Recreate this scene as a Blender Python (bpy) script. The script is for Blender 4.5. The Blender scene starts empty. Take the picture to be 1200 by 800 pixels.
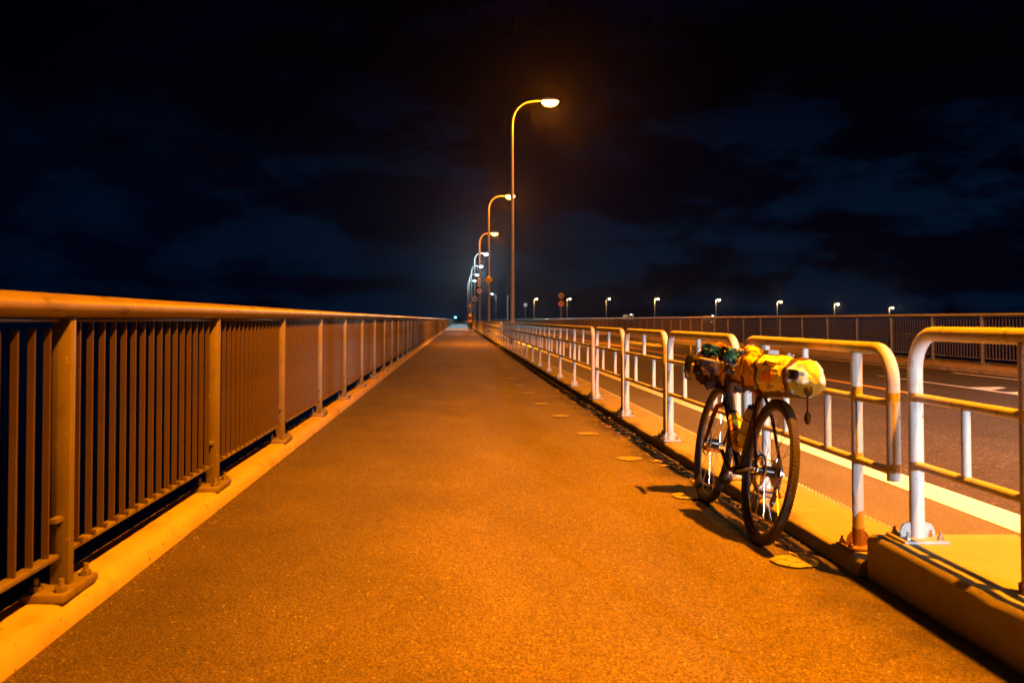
import bpy, bmesh, math, random
from mathutils import Vector, Matrix, noise
random.seed(7)
C = bpy.context.scene.collection
PI = math.pi
R = math.radians
SC = bpy.context.scene

# ------------------------------------------------------------------ camera
FPX = 1060.0
cam_d = bpy.data.cameras.new('camera')
cam = bpy.data.objects.new('camera', cam_d)
C.objects.link(cam)
cam_d.sensor_width = 36
cam_d.lens = FPX / 1200 * 36
cam_d.clip_start = 0.05
cam_d.clip_end = 6000
cam.location = (0, 0, 1.06)
PITCH = R(1.5)
cam.rotation_euler = (R(90) + PITCH, 0, 0)
cam_d.shift_x = 63 / 1200
cam_d.shift_y = -(25.5 + FPX * math.tan(PITCH)) / 1200
cam_d.dof.use_dof = True
cam_d.dof.focus_distance = 7.0
cam_d.dof.aperture_fstop = 4.0
SC.camera = cam

# ------------------------------------------------------------------ night sky
world = bpy.data.worlds.new('World')
SC.world = world
world.use_nodes = True
nt = world.node_tree
nt.nodes.clear()
N = nt.nodes.new
out = N('ShaderNodeOutputWorld'); bg = N('ShaderNodeBackground')
tc = N('ShaderNodeTexCoord'); sep = N('ShaderNodeSeparateXYZ')
nt.links.new(tc.outputs['Generated'], sep.inputs[0])
grad = N('ShaderNodeValToRGB')
nt.links.new(sep.outputs['Z'], grad.inputs[0])
e = grad.color_ramp.elements
e[0].position = 0.0; e[0].color = (0.0001, 0.0016, 0.0085, 1)
e[1].position = 0.25; e[1].color = (0.0001, 0.0001, 0.0017, 1)
m = grad.color_ramp.elements.new(0.14); m.color = (0.0001, 0.0014, 0.0072, 1)
mp = N('ShaderNodeMapping'); mp.inputs['Scale'].default_value = (1, 1, 2.6)
mp.inputs['Location'].default_value = (3.4, 1.2, 0.3)
nt.links.new(tc.outputs['Generated'], mp.inputs[0])
nz = N('ShaderNodeTexNoise'); nz.inputs['Scale'].default_value = 6.5
nz.inputs['Detail'].default_value = 9; nz.inputs['Roughness'].default_value = 0.6
nt.links.new(mp.outputs[0], nz.inputs['Vector'])
cr = N('ShaderNodeValToRGB'); nt.links.new(nz.outputs['Fac'], cr.inputs[0])
cr.color_ramp.elements[0].position = 0.48; cr.color_ramp.elements[0].color = (0.3, 0.25, 0.55, 1)
cr.color_ramp.elements[1].position = 0.58; cr.color_ramp.elements[1].color = (1.5, 4.2, 2.5, 1)
mul = N('ShaderNodeMix'); mul.data_type = 'RGBA'; mul.blend_type = 'MULTIPLY'
mul.inputs[0].default_value = 1
nt.links.new(grad.outputs[0], mul.inputs[6]); nt.links.new(cr.outputs[0], mul.inputs[7])
mk = N('ShaderNodeMapRange'); mk.inputs[1].default_value = -0.6; mk.inputs[2].default_value = 0.05
mk.inputs[3].default_value = 0.15; mk.inputs[4].default_value = 1.0
nt.links.new(sep.outputs['X'], mk.inputs[0])
nt.links.new(mk.outputs[0], mul.inputs[0])
nt.links.new(mul.outputs[2], bg.inputs['Color'])
bg.inputs['Strength'].default_value = 0.85
nt.links.new(bg.outputs[0], out.inputs['Surface'])

SC.view_settings.view_transform = 'Standard'
SC.view_settings.look = 'None'
SC.view_settings.exposure = 0.0
SC.view_settings.gamma = 1.0
SC.render.engine = 'CYCLES'
SC.cycles.use_denoising = True
SC.cycles.max_bounces = 5
SC.cycles.diffuse_bounces = 3
SC.cycles.glossy_bounces = 3
SC.cycles.volume_bounces = 0
SC.cycles.sample_clamp_indirect = 4.0
SC.cycles.use_light_tree = True

SODIUM = (1.0, 0.25, 0.001)
LED = (0.62, 0.88, 1.0)
P_SODIUM = 26500.0
P_LED = 4500.0
P_HEAD = 4500.0
HAZE = 0.00007

# ------------------------------------------------------------------ materials
def mat(name, col, rough=0.6, metal=0.0, var=0.0, scale=8.0, bump=0.0, bscale=60.0,
        spots=None, emit=None, estr=0.0, spec=0.5, streak=None):
    m = bpy.data.materials.new(name); m.use_nodes = True
    t = m.node_tree; b = t.nodes['Principled BSDF']
    b.inputs['Roughness'].default_value = rough
    b.inputs['Metallic'].default_value = metal
    b.inputs['Specular IOR Level'].default_value = spec
    b.inputs['Base Color'].default_value = (*col, 1)
    co = t.nodes.new('ShaderNodeTexCoord')
    last = None
    if var:
        n = t.nodes.new('ShaderNodeTexNoise'); n.inputs['Scale'].default_value = scale
        n.inputs['Detail'].default_value = 7; n.inputs['Roughness'].default_value = 0.62
        t.links.new(co.outputs['Object'], n.inputs['Vector'])
        r = t.nodes.new('ShaderNodeValToRGB')
        r.color_ramp.elements[0].position = 0.3; r.color_ramp.elements[1].position = 0.72
        r.color_ramp.elements[0].color = (*[c * (1 - var) for c in col], 1)
        r.color_ramp.elements[1].color = (*[min(1, c * (1 + var)) for c in col], 1)
        t.links.new(n.outputs['Fac'], r.inputs[0]); last = r.outputs[0]
    for sp in (spots or []):            # (colour, noise scale, threshold, softness[, mapping scale])
        n = t.nodes.new('ShaderNodeTexNoise'); n.inputs['Scale'].default_value = sp[1]
        n.inputs['Detail'].default_value = 5
        if len(sp) > 4:
            mpn = t.nodes.new('ShaderNodeMapping'); mpn.inputs['Scale'].default_value = sp[4]
            t.links.new(co.outputs['Object'], mpn.inputs[0]); t.links.new(mpn.outputs[0], n.inputs['Vector'])
        else:
            t.links.new(co.outputs['Object'], n.inputs['Vector'])
        r = t.nodes.new('ShaderNodeMapRange'); r.inputs[1].default_value = sp[2]; r.inputs[2].default_value = sp[2] + sp[3]
        t.links.new(n.outputs['Fac'], r.inputs[0])
        mx = t.nodes.new('ShaderNodeMix'); mx.data_type = 'RGBA'
        t.links.new(r.outputs[0], mx.inputs[0])
        if last is not None: t.links.new(last, mx.inputs[6])
        else: mx.inputs[6].default_value = (*col, 1)
        mx.inputs[7].default_value = (*sp[0], 1); last = mx.outputs[2]
    if last is not None: t.links.new(last, b.inputs['Base Color'])
    if bump:
        n = t.nodes.new('ShaderNodeTexNoise'); n.inputs['Scale'].default_value = bscale
        n.inputs['Detail'].default_value = 5; n.inputs['Roughness'].default_value = 0.7
        t.links.new(co.outputs['Object'], n.inputs['Vector'])
        bp = t.nodes.new('ShaderNodeBump'); bp.inputs['Strength'].default_value = bump
        bp.inputs['Distance'].default_value = 0.01
        t.links.new(n.outputs['Fac'], bp.inputs['Height']); t.links.new(bp.outputs[0], b.inputs['Normal'])
    if emit:
        b.inputs['Emission Color'].default_value = (*emit, 1); b.inputs['Emission Strength'].default_value = estr
    return m

def asphalt(name, col, fleck, fleck_amt, bump, grain=260, edge=None):
    m = bpy.data.materials.new(name); m.use_nodes = True
    t = m.node_tree; b = t.nodes['Principled BSDF']; L = t.links.new
    b.inputs['Roughness'].default_value = 0.82; b.inputs['Specular IOR Level'].default_value = 0.35
    co = t.nodes.new('ShaderNodeTexCoord')
    big = t.nodes.new('ShaderNodeTexNoise'); big.inputs['Scale'].default_value = 0.9; big.inputs['Detail'].default_value = 6
    big.inputs['Roughness'].default_value = 0.6
    mpn = t.nodes.new('ShaderNodeMapping'); mpn.inputs['Scale'].default_value = (1.2, 0.45, 1)
    L(co.outputs['Object'], mpn.inputs[0]); L(mpn.outputs[0], big.inputs['Vector'])
    r1 = t.nodes.new('ShaderNodeValToRGB'); r1.color_ramp.elements[0].position = 0.3; r1.color_ramp.elements[1].position = 0.7
    r1.color_ramp.elements[0].color = (*[c * 0.74 for c in col], 1); r1.color_ramp.elements[1].color = (*[c * 1.22 for c in col], 1)
    L(big.outputs['Fac'], r1.inputs[0])
    vo = t.nodes.new('ShaderNodeTexVoronoi'); vo.inputs['Scale'].default_value = grain
    L(co.outputs['Object'], vo.inputs['Vector'])
    sepc = t.nodes.new('ShaderNodeSeparateColor'); L(vo.outputs['Color'], sepc.inputs[0])
    r2 = t.nodes.new('ShaderNodeValToRGB')
    r2.color_ramp.elements[0].position = 0.0; r2.color_ramp.elements[0].color = (0.3, 0.28, 0.26, 1)
    r2.color_ramp.elements[1].position = 1.0; r2.color_ramp.elements[1].color = (2.0, 1.95, 1.8, 1)
    L(sepc.outputs[0], r2.inputs[0])
    mx = t.nodes.new('ShaderNodeMix'); mx.data_type = 'RGBA'; mx.blend_type = 'MULTIPLY'; mx.inputs[0].default_value = 0.8
    L(r1.outputs[0], mx.inputs[6]); L(r2.outputs[0], mx.inputs[7])
    # pale stone flecks
    vo2 = t.nodes.new('ShaderNodeTexVoronoi'); vo2.inputs['Scale'].default_value = grain * 0.42
    L(co.outputs['Object'], vo2.inputs['Vector'])
    s2 = t.nodes.new('ShaderNodeSeparateColor'); L(vo2.outputs['Color'], s2.inputs[0])
    g1 = t.nodes.new('ShaderNodeMath'); g1.operation = 'GREATER_THAN'; g1.inputs[1].default_value = 1 - fleck_amt
    L(s2.outputs[1], g1.inputs[0])
    g2 = t.nodes.new('ShaderNodeMath'); g2.operation = 'LESS_THAN'; g2.inputs[1].default_value = 0.33
    L(vo2.outputs['Distance'], g2.inputs[0])
    g3 = t.nodes.new('ShaderNodeMath'); g3.operation = 'MULTIPLY'; L(g1.outputs[0], g3.inputs[0]); L(g2.outputs[0], g3.inputs[1])
    mx2 = t.nodes.new('ShaderNodeMix'); mx2.data_type = 'RGBA'
    L(g3.outputs[0], mx2.inputs[0]); L(mx.outputs[2], mx2.inputs[6]); mx2.inputs[7].default_value = (*fleck, 1)
    fin = mx2.outputs[2]
    if edge:                                # worn centre, grimy left margin; right margin darkened for dirt and painted shadow
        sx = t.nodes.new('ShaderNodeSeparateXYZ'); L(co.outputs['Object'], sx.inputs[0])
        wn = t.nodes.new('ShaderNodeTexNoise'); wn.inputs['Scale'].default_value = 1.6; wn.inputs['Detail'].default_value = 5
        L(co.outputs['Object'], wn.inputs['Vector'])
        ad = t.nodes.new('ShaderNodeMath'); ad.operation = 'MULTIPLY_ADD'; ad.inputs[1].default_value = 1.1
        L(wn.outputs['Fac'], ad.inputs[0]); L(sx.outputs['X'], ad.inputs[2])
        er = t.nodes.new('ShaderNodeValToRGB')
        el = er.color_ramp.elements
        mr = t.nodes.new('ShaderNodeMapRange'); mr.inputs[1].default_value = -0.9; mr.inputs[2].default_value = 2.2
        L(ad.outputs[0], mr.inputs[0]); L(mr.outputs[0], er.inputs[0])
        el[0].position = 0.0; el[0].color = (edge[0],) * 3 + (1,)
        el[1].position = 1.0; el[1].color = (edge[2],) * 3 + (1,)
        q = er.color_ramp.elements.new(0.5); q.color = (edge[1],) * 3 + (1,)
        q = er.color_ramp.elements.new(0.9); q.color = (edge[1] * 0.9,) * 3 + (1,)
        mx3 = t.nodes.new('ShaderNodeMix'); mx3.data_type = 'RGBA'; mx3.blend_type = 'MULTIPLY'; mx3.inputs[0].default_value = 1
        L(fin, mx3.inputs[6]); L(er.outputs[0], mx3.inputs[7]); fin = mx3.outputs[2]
    L(fin, b.inputs['Base Color'])
    nb = t.nodes.new('ShaderNodeTexNoise'); nb.inputs['Scale'].default_value = 4.0; nb.inputs['Detail'].default_value = 3
    L(co.outputs['Object'], nb.inputs['Vector'])
    b0 = t.nodes.new('ShaderNodeBump'); b0.inputs['Strength'].default_value = 0.25; b0.inputs['Distance'].default_value = 0.03
    L(nb.outputs['Fac'], b0.inputs['Height'])
    b1 = t.nodes.new('ShaderNodeBump'); b1.inputs['Strength'].default_value = bump; b1.inputs['Distance'].default_value = 0.004
    L(vo.outputs['Distance'], b1.inputs['Height']); L(b0.outputs[0], b1.inputs['Normal'])
    L(b1.outputs[0], b.inputs['Normal'])
    return m

M = {}
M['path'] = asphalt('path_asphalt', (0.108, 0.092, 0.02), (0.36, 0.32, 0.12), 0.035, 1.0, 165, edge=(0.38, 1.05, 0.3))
M['road'] = asphalt('road_asphalt', (0.05, 0.046, 0.042), (0.24, 0.2, 0.17), 0.05, 1.0, 80)
M['gutter'] = asphalt('gutter_asphalt', (0.11, 0.11, 0.08), (0.3, 0.28, 0.24), 0.01, 0.3, 330)
M['pale_path'] = mat('pale_concrete_path', (0.34, 0.36, 0.35), 0.85, var=0.15, scale=1.5, bump=0.3)
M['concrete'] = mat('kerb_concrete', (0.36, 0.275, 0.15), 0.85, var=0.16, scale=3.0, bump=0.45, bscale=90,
                    spots=[((0.15, 0.13, 0.08), 5, 0.55, 0.2, (1, 0.5, 1)), ((0.1, 0.08, 0.05), 26, 0.64, 0.05), ((0.36, 0.33, 0.24), 40, 0.66, 0.05)])
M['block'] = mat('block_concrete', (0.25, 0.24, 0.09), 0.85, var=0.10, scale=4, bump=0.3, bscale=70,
                 spots=[((0.19, 0.14, 0.07), 7, 0.62, 0.12), ((0.1, 0.08, 0.04), 45, 0.69, 0.03), ((0.14, 0.12, 0.05), 4, 0.6, 0.2)])
M['strip'] = mat('strip_concrete', (0.26, 0.24, 0.09), 0.85, var=0.14, scale=5, bump=0.35, bscale=120,
                 spots=[((0.16, 0.14, 0.06), 6, 0.56, 0.18, (1, 0.5, 1)), ((0.1, 0.08, 0.04), 30, 0.66, 0.05)])
M['railing'] = mat('railing_paint', (0.15, 0.13, 0.09), 0.5, 0.15, var=0.16, scale=4, bump=0.1, bscale=120,
                   spots=[((0.06, 0.035, 0.02), 9, 0.58, 0.12, (1, 1, 0.4)), ((0.26, 0.23, 0.17), 30, 0.66, 0.06)])
M['handrail'] = mat('handrail_metal', (0.24, 0.2, 0.13), 0.42, 0.35, var=0.2, scale=7, bump=0.12, bscale=80,
                    spots=[((0.09, 0.06, 0.04), 13, 0.6, 0.1, (1, 0.5, 1)), ((0.4, 0.36, 0.3), 45, 0.66, 0.04)])
M['slat'] = mat('slat_paint', (0.07, 0.047, 0.03), 0.5, 0.1, var=0.22, scale=2.2, bump=0.1, bscale=90,
                spots=[((0.05, 0.035, 0.03), 6, 0.62, 0.1)])
M['white_pipe'] = mat('white_pipe_paint', (0.36, 0.38, 0.40), 0.52, 0.0, var=0.14, scale=9, bump=0.1, bscale=70,
                      spots=[((0.2, 0.17, 0.13), 11, 0.6, 0.12, (2, 2, 0.6)), ((0.13, 0.06, 0.025), 38, 0.68, 0.03)])
M['rust'] = mat('rusty_steel', (0.2, 0.11, 0.055), 0.8, 0.1, var=0.35, scale=30, bump=0.4, bscale=150)
M['galv'] = mat('galvanised_plate', (0.26, 0.27, 0.28), 0.6, 0.3, var=0.2, scale=25, bump=0.15)
M['bolt'] = mat('bolt_metal', (0.25, 0.22, 0.18), 0.5, 0.6, var=0.3, scale=40)
M['white_line'] = mat('white_road_paint', (0.84, 0.87, 0.9), 0.6, var=0.04, scale=20, bump=0.4, bscale=200,
                      spots=[((0.25, 0.22, 0.2), 42, 0.69, 0.04)])
M['yellow_line'] = mat('yellow_road_paint', (0.72, 0.42, 0.05), 0.6, var=0.12, scale=15, spots=[((0.1, 0.08, 0.06), 30, 0.62, 0.06)])
M['yellow_dot'] = mat('worn_yellow_paint', (0.36, 0.33, 0.06), 0.75, var=0.35, scale=90, bump=0.9, bscale=160,
                      spots=[((0.1, 0.085, 0.025), 26, 0.5, 0.14), ((0.09, 0.075, 0.02), 120, 0.58, 0.04)])
M['worn_dot'] = mat('nearly_gone_paint', (0.11, 0.095, 0.035), 0.85, var=0.5, scale=150, bump=0.8, bscale=160,
                    spots=[((0.26, 0.2, 0.07), 22, 0.6, 0.05)])
M['pole'] = mat('lamp_pole_paint', (0.22, 0.2, 0.18), 0.45, 0.2, var=0.12, scale=6)
M['lamp_shell'] = mat('lamp_shell', (0.3, 0.3, 0.3), 0.45, 0.3)
M['lamp_sodium'] = mat('sodium_lens', (0.8, 0.6, 0.4), 0.3, emit=(1.0, 0.52, 0.12), estr=18)
M['lamp_led'] = mat('led_lens', (0.8, 0.8, 0.8), 0.3, emit=(0.22, 0.72, 1.0), estr=5)
M['lamp_far'] = mat('far_lens', (0.8, 0.8, 0.8), 0.3, emit=(1.0, 0.86, 0.66), estr=9)
M['debris'] = mat('grit', (0.3, 0.25, 0.19), 0.9, var=0.4, scale=60)
M['leaf'] = mat('dead_leaf', (0.26, 0.19, 0.08), 0.85, var=0.4, scale=20)
M['black'] = mat('black_paint', (0.02, 0.02, 0.022), 0.35)
M['frame'] = mat('bike_frame_paint', (0.03, 0.012, 0.006), 0.25, 0.2, var=0.2, scale=10)
M['tyre'] = mat('tyre_rubber', (0.03, 0.026, 0.023), 0.75, bump=0.6, bscale=260, var=0.3, scale=30)
M['tyre_wall'] = mat('tan_sidewall', (0.06, 0.042, 0.028), 0.7)
M['rim'] = mat('rim_alloy', (0.08, 0.08, 0.085), 0.3, 0.8)
M['steel'] = mat('polished_steel', (0.5, 0.5, 0.52), 0.25, 0.95)
M['dark_metal'] = mat('dark_component', (0.06, 0.06, 0.065), 0.3, 0.7)
M['bag_yellow'] = mat('yellow_bag_fabric', (0.66, 0.46, 0.03), 0.75, spec=0.3, var=0.2, scale=9, bump=0.35, bscale=22)
M['bag_cream'] = mat('cream_bag_fabric', (0.8, 0.84, 0.8), 0.5, var=0.12, scale=14, bump=0.3, bscale=26)
M['bag_under'] = mat('olive_bag_base', (0.10, 0.09, 0.04), 0.6, var=0.3, scale=14, bump=0.4, bscale=30)
M['bag_white'] = mat('pale_bag_end', (0.36, 0.58, 0.82), 0.45, var=0.1, scale=12, bump=0.35, bscale=25)
M['strap'] = mat('brown_strap', (0.07, 0.035, 0.02), 0.7, var=0.2, scale=40)
M['bag_dark'] = mat('dark_bag_fabric', (0.03, 0.016, 0.01), 0.85, spec=0.2, var=0.4, scale=9, bump=0.5, bscale=20,
                    spots=[((0.2, 0.09, 0.03), 7, 0.6, 0.06)])
M['green_cloth'] = mat('green_cloth', (0.012, 0.09, 0.06), 0.6, var=0.6, scale=18, bump=0.6, bscale=30,
                       spots=[((0.05, 0.14, 0.3), 12, 0.6, 0.05)])
M['orange_cloth'] = mat('orange_cloth', (0.5, 0.22, 0.05), 0.6, var=0.3, scale=18, bump=0.5, bscale=30)
M['blue'] = mat('blue_strap', (0.04, 0.08, 0.22), 0.45)
M['orange_patch'] = mat('orange_patch', (0.7, 0.25, 0.05), 0.6)
M['red'] = mat('red_lens', (0.4, 0.03, 0.02), 0.3)
M['bottle_yellow'] = mat('yellow_bottle', (0.75, 0.48, 0.03), 0.35, var=0.05)
M['bottle_clear'] = mat('pale_bottle', (0.6, 0.66, 0.7), 0.3, var=0.05)
M['reflector'] = mat('amber_reflector', (0.7, 0.35, 0.04), 0.3)
M['skin'] = mat('skin', (0.45, 0.27, 0.18), 0.6)
M['jacket'] = mat('red_jacket', (0.04, 0.008, 0.012), 0.7)
M['trousers'] = mat('dark_trousers', (0.015, 0.018, 0.025), 0.8)
M['hair'] = mat('black_hair', (0.01, 0.01, 0.01), 0.6)
M['sign_yellow'] = mat('yellow_sign_face', (0.75, 0.5, 0.02), 0.4)
M['sign_white'] = mat('white_sign_face', (0.75, 0.75, 0.75), 0.4)
M['sign_grey'] = mat('dull_sign_face', (0.22, 0.22, 0.24), 0.6)
M['sign_red'] = mat('red_sign_ring', (0.55, 0.05, 0.06), 0.4)
M['sign_blue'] = mat('blue_sign_face', (0.02, 0.06, 0.45), 0.4)
M['car_paint'] = mat('silver_car_paint', (0.45, 0.46, 0.48), 0.25, 0.6)
M['glass'] = mat('dark_glass', (0.02, 0.025, 0.03), 0.05)
M['headlamp'] = mat('headlamp_lens', (0.8, 0.8, 0.8), 0.1, emit=(0.85, 0.95, 1.0), estr=12)
M['far_head'] = mat('far_headlamp', (0.8, 0.8, 0.8), 0.1, emit=(1.0, 0.93, 0.8), estr=6)
M['deck'] = mat('deck_concrete', (0.18, 0.17, 0.16), 0.9, var=0.15, scale=1)
M['water'] = mat('sea_water', (0.004, 0.009, 0.016), 0.12, bump=0.6, bscale=0.6)

# ------------------------------------------------------------------ mesh builder
class MB:
    def __init__(s): s.v = []; s.f = []
    def add(s, v, f, X=None):
        o = len(s.v)
        s.v += [tuple(X @ Vector(p)) if X else tuple(p) for p in v]
        s.f += [tuple(i + o for i in q) for q in f]
        return s
    def box(s, a, b, X=None):
        (x0, y0, z0), (x1, y1, z1) = a, b
        return s.add([(x0,y0,z0),(x1,y0,z0),(x1,y1,z0),(x0,y1,z0),(x0,y0,z1),(x1,y0,z1),(x1,y1,z1),(x0,y1,z1)],
                     [(3,2,1,0),(4,5,6,7),(0,1,5,4),(1,2,6,5),(2,3,7,6),(3,0,4,7)], X)
    def tube(s, pts, r, n=10, cap=True, X=None, closed=False):
        P = [Vector(p) for p in pts]; k = len(P)
        rs = r if isinstance(r, (list, tuple)) else [r] * k
        v = []; f = []
        up = None
        for i in range(k):
            if closed: t = P[(i + 1) % k] - P[i - 1]
            else: t = P[min(i + 1, k - 1)] - P[max(i - 1, 0)]
            t.normalize()
            if up is None:
                up = t.orthogonal().normalized()
            up = (up - t * up.dot(t)).normalized()
            w = t.cross(up)
            for j in range(n):
                a = 2 * PI * j / n
                v.append(P[i] + (up * math.cos(a) + w * math.sin(a)) * rs[i])
        for i in range(k if closed else k - 1):
            for j in range(n):
                a = i * n + j; b = i * n + (j + 1) % n; c = ((i + 1) % k) * n + (j + 1) % n; d = ((i + 1) % k) * n + j
                f.append((a, b, c, d))
        if cap and not closed:
            f.append(tuple(reversed(range(n)))); f.append(tuple(range((k - 1) * n, k * n)))
        return s.add(v, f, X)
    def torus(s, c, Rr, r, n=48, m=10, axis='x', X=None):
        pts = []
        for i in range(n):
            a = 2 * PI * i / n
            if axis == 'x': pts.append((c[0], c[1] + Rr * math.cos(a), c[2] + Rr * math.sin(a)))
            else: pts.append((c[0] + Rr * math.cos(a), c[1] + Rr * math.sin(a), c[2]))
        return s.tube(pts, r, m, closed=True, X=X)
    def cyl(s, a, b, r, n=14, X=None): return s.tube([a, b], r, n, X=X)
    def ball(s, c, rx, ry, rz, n=14, m=9, X=None, zmax=None):
        v = []; f = []
        for i in range(m + 1):
            th = PI * i / m
            for j in range(n):
                ph = 2 * PI * j / n
                z = rz * math.cos(th)
                if zmax is not None: z = min(z, zmax)
                v.append((c[0] + rx * math.sin(th) * math.cos(ph), c[1] + ry * math.sin(th) * math.sin(ph), c[2] + z))
        for i in range(m):
            for j in range(n):
                f.append((i*n+j, (i+1)*n+j, (i+1)*n+(j+1)%n, i*n+(j+1)%n))
        return s.add(v, f, X)
    def profile(s, prof, y0, y1, X=None, steps=1):      # closed XZ profile extruded along Y
        n = len(prof); v = []; f = []
        for k in range(steps + 1):
            y = y0 + (y1 - y0) * k / steps
            v += [(p[0], y, p[1]) for p in prof]
        for k in range(steps):
            for i in range(n):
                f.append((k*n+i, k*n+(i+1)%n, (k+1)*n+(i+1)%n, (k+1)*n+i))
        f.append(tuple(reversed(range(n)))); f.append(tuple(range(steps*n, steps*n+n)))
        return s.add(v, f, X)
    def sheet(s, x0, x1, y0, y1, z): return s.add([(x0,y0,z),(x1,y0,z),(x1,y1,z),(x0,y1,z)], [(0,1,2,3)])
    def mesh(s, name, m, smooth=True, bevel=0.0, angle=40):
        me = bpy.data.meshes.new(name); me.from_pydata(s.v, [], s.f); me.update()
        bm = bmesh.new(); bm.from_mesh(me)
        bmesh.ops.remove_doubles(bm, verts=bm.verts, dist=1e-6)
        bmesh.ops.recalc_face_normals(bm, faces=bm.faces)
        if bevel:
            es = [e for e in bm.edges if len(e.link_faces) == 2 and e.calc_face_angle(0) > 0.7]
            bmesh.ops.bevel(bm, geom=es, offset=bevel, segments=2, affect='EDGES', profile=0.5)
        if smooth:
            for fc in bm.faces: fc.smooth = True
            for e_ in bm.edges:
                if len(e_.link_faces) == 2 and e_.calc_face_angle(0) > R(angle): e_.smooth = False
        bm.to_mesh(me); bm.free()
        me.materials.append(m)
        return me
    def build(s, name, m, parent=None, loc=None, **k):
        return inst(name, s.mesh(name, m, **k), parent, loc)

def inst(name, me, parent=None, loc=None, rot=None):
    o = bpy.data.objects.new(name, me); C.objects.link(o)
    if parent: o.parent = parent
    if loc: o.location = loc
    if rot: o.rotation_euler = rot
    return o
def tag(o, label=None, cat=None, group=None, kind=None):
    if label: o['label'] = label
    if cat: o['category'] = cat
    if group: o['group'] = group
    if kind: o['kind'] = kind
    return o
def empty(name, loc=(0, 0, 0), rot=(0, 0, 0), **k):
    o = bpy.data.objects.new(name, None); C.objects.link(o); o.location = loc; o.rotation_euler = rot
    o.empty_display_size = 0.2
    return tag(o, **k)
def copy_tree(o, parent=None):
    c = o.copy(); C.objects.link(c); c.parent = parent
    for ch in list(o.children): copy_tree(ch, c)
    return c
def ground(o): return tag(o, kind='structure')

# ------------------------------------------------------------------ ground, deck and water
Y0, Y1 = -30.0, 720.0
ground(MB().sheet(-3000, 3000, -3000, 4500, -14).build('sea_water', M['water'], smooth=False))
ground(MB().box((-1.50, Y0, -0.9), (12.0, Y1, -0.012)).build('bridge_deck', M['deck'], smooth=False))
mb = MB()
ys = [Y0] + [Y0 + 2 * i for i in range(1, 60)] + [91.0]
xs = [-1.36 + i * (1.70 + 1.36) / 12 for i in range(13)]
v = []; f = []
for j, y in enumerate(ys):
    for i, x in enumerate(xs):
        z = 0.0 if i in (0, 12) else 0.004 * noise.noise((x * 0.9, y * 0.35, 2.0))
        v.append((x, y, z))
for j in range(len(ys) - 1):
    for i in range(12):
        a = j * 13 + i; f.append((a, a + 1, a + 14, a + 13))
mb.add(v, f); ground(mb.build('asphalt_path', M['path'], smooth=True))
ground(MB().sheet(-1.36, 1.70, 91.0, Y1, 0.0).build('pale_far_path', M['pale_path'], smooth=False))
ground(MB().sheet(2.10, 10.35, Y0, Y1, -0.004).build('road', M['road'], smooth=False))
ground(MB().sheet(2.10, 2.78, Y0, Y1, 0.001).build('road_gutter', M['gutter'], smooth=False))
# markings
ground(MB().sheet(2.78, 3.04, Y0, Y1, 0.005).build('white_edge_line', M['white_line'], smooth=False))
mb = MB(); mb.sheet(6.46, 6.61, Y0, Y1, 0.001)
ground(mb.build('yellow_centre_line', M['yellow_line'], smooth=False))
mb = MB()
for a, b in [(-20, 14.0), (14.0, 18.6), (19.4, 33), (33.8, 60), (61, 200), (203, 700)]:
    mb.sheet(9.82, 9.93, a, b - 0.5, 0.001)
ground(mb.build('white_far_edge_line', M['white_line'], smooth=False))
mb = MB()
mb.add([(7.86, 8, 0.001), (8.03, 8, 0.001), (7.98, 17.2, 0.001), (7.93, 17.2, 0.001)], [(0, 1, 2, 3)])
for k in range(9):
    y = 14.2 - k * 0.95
    w = 0.62
    mb.add([(7.96, y, 0.0011), (7.97, y - w, 0.0011), (8.55, y - w + 0.55, 0.0011), (8.55, y + 0.12, 0.0011)], [(0, 1, 2, 3)])
mb.sheet(7.9, 8.05, 36, 44, 0.001); mb.sheet(7.0, 7.12, 24, 28, 0.001)
for k in range(5):
    y = 36 + k * 1.8
    mb.add([(8.06, y, 0.001), (8.06, y + 0.8, 0.001), (8.7, y + 1.6, 0.001), (8.7, y + 0.8, 0.001)], [(0, 1, 2, 3)])
ground(mb.build('white_hatched_marking', M['white_line'], smooth=False))

# round worn paint dots along the right of the path
dots = [(1.47, 3.98), (1.38, 5.45), (1.30, 6.91), (1.20, 8.42), (1.12, 9.95), (1.04, 11.4), (1.0, 13.0), (0.98, 14.6), (0.96, 16.3)]
proto = None
for k, (x, y) in enumerate(dots):
    mb = MB(); n = 22
    ring = [((0.1 + 0.012 * noise.noise((math.cos(a * 2 * PI / n) * 2, math.sin(a * 2 * PI / n) * 2, k * 3.0))) * math.cos(a * 2 * PI / n),
             (0.1 + 0.012 * noise.noise((math.cos(a * 2 * PI / n) * 2, math.sin(a * 2 * PI / n) * 2, k * 3.0))) * math.sin(a * 2 * PI / n), 0) for a in range(n)]
    mb.add([(0, 0, 0)] + ring, [(0, i + 1, (i + 1) % n + 1) for i in range(n)])
    o = mb.build('painted_dot', M['yellow_dot'], loc=(x, y, 0.008), smooth=False); ground(o)

# ------------------------------------------------------------------ kerbs
def rough(mb, amp, sc, seed=0.0):           # slightly uneven cast concrete faces and worn arrises
    out = []
    for x, y, z in mb.v:
        n1 = noise.noise_vector((x * sc + seed, y * sc, z * sc)); n2 = noise.noise_vector((x * sc * 5 + seed, y * sc * 5, z * sc * 5))
        chip = max(0.0, noise.noise((x * 3 + seed, y * 9, z * 3)) - 0.33) * 0.03
        out.append((x + n1.x * amp + n2.x * amp * .4, y, z + n1.z * amp * .5 + n2.z * amp * .3 - (chip if z > 0.03 else 0)))
    mb.v = out
    return mb
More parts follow.
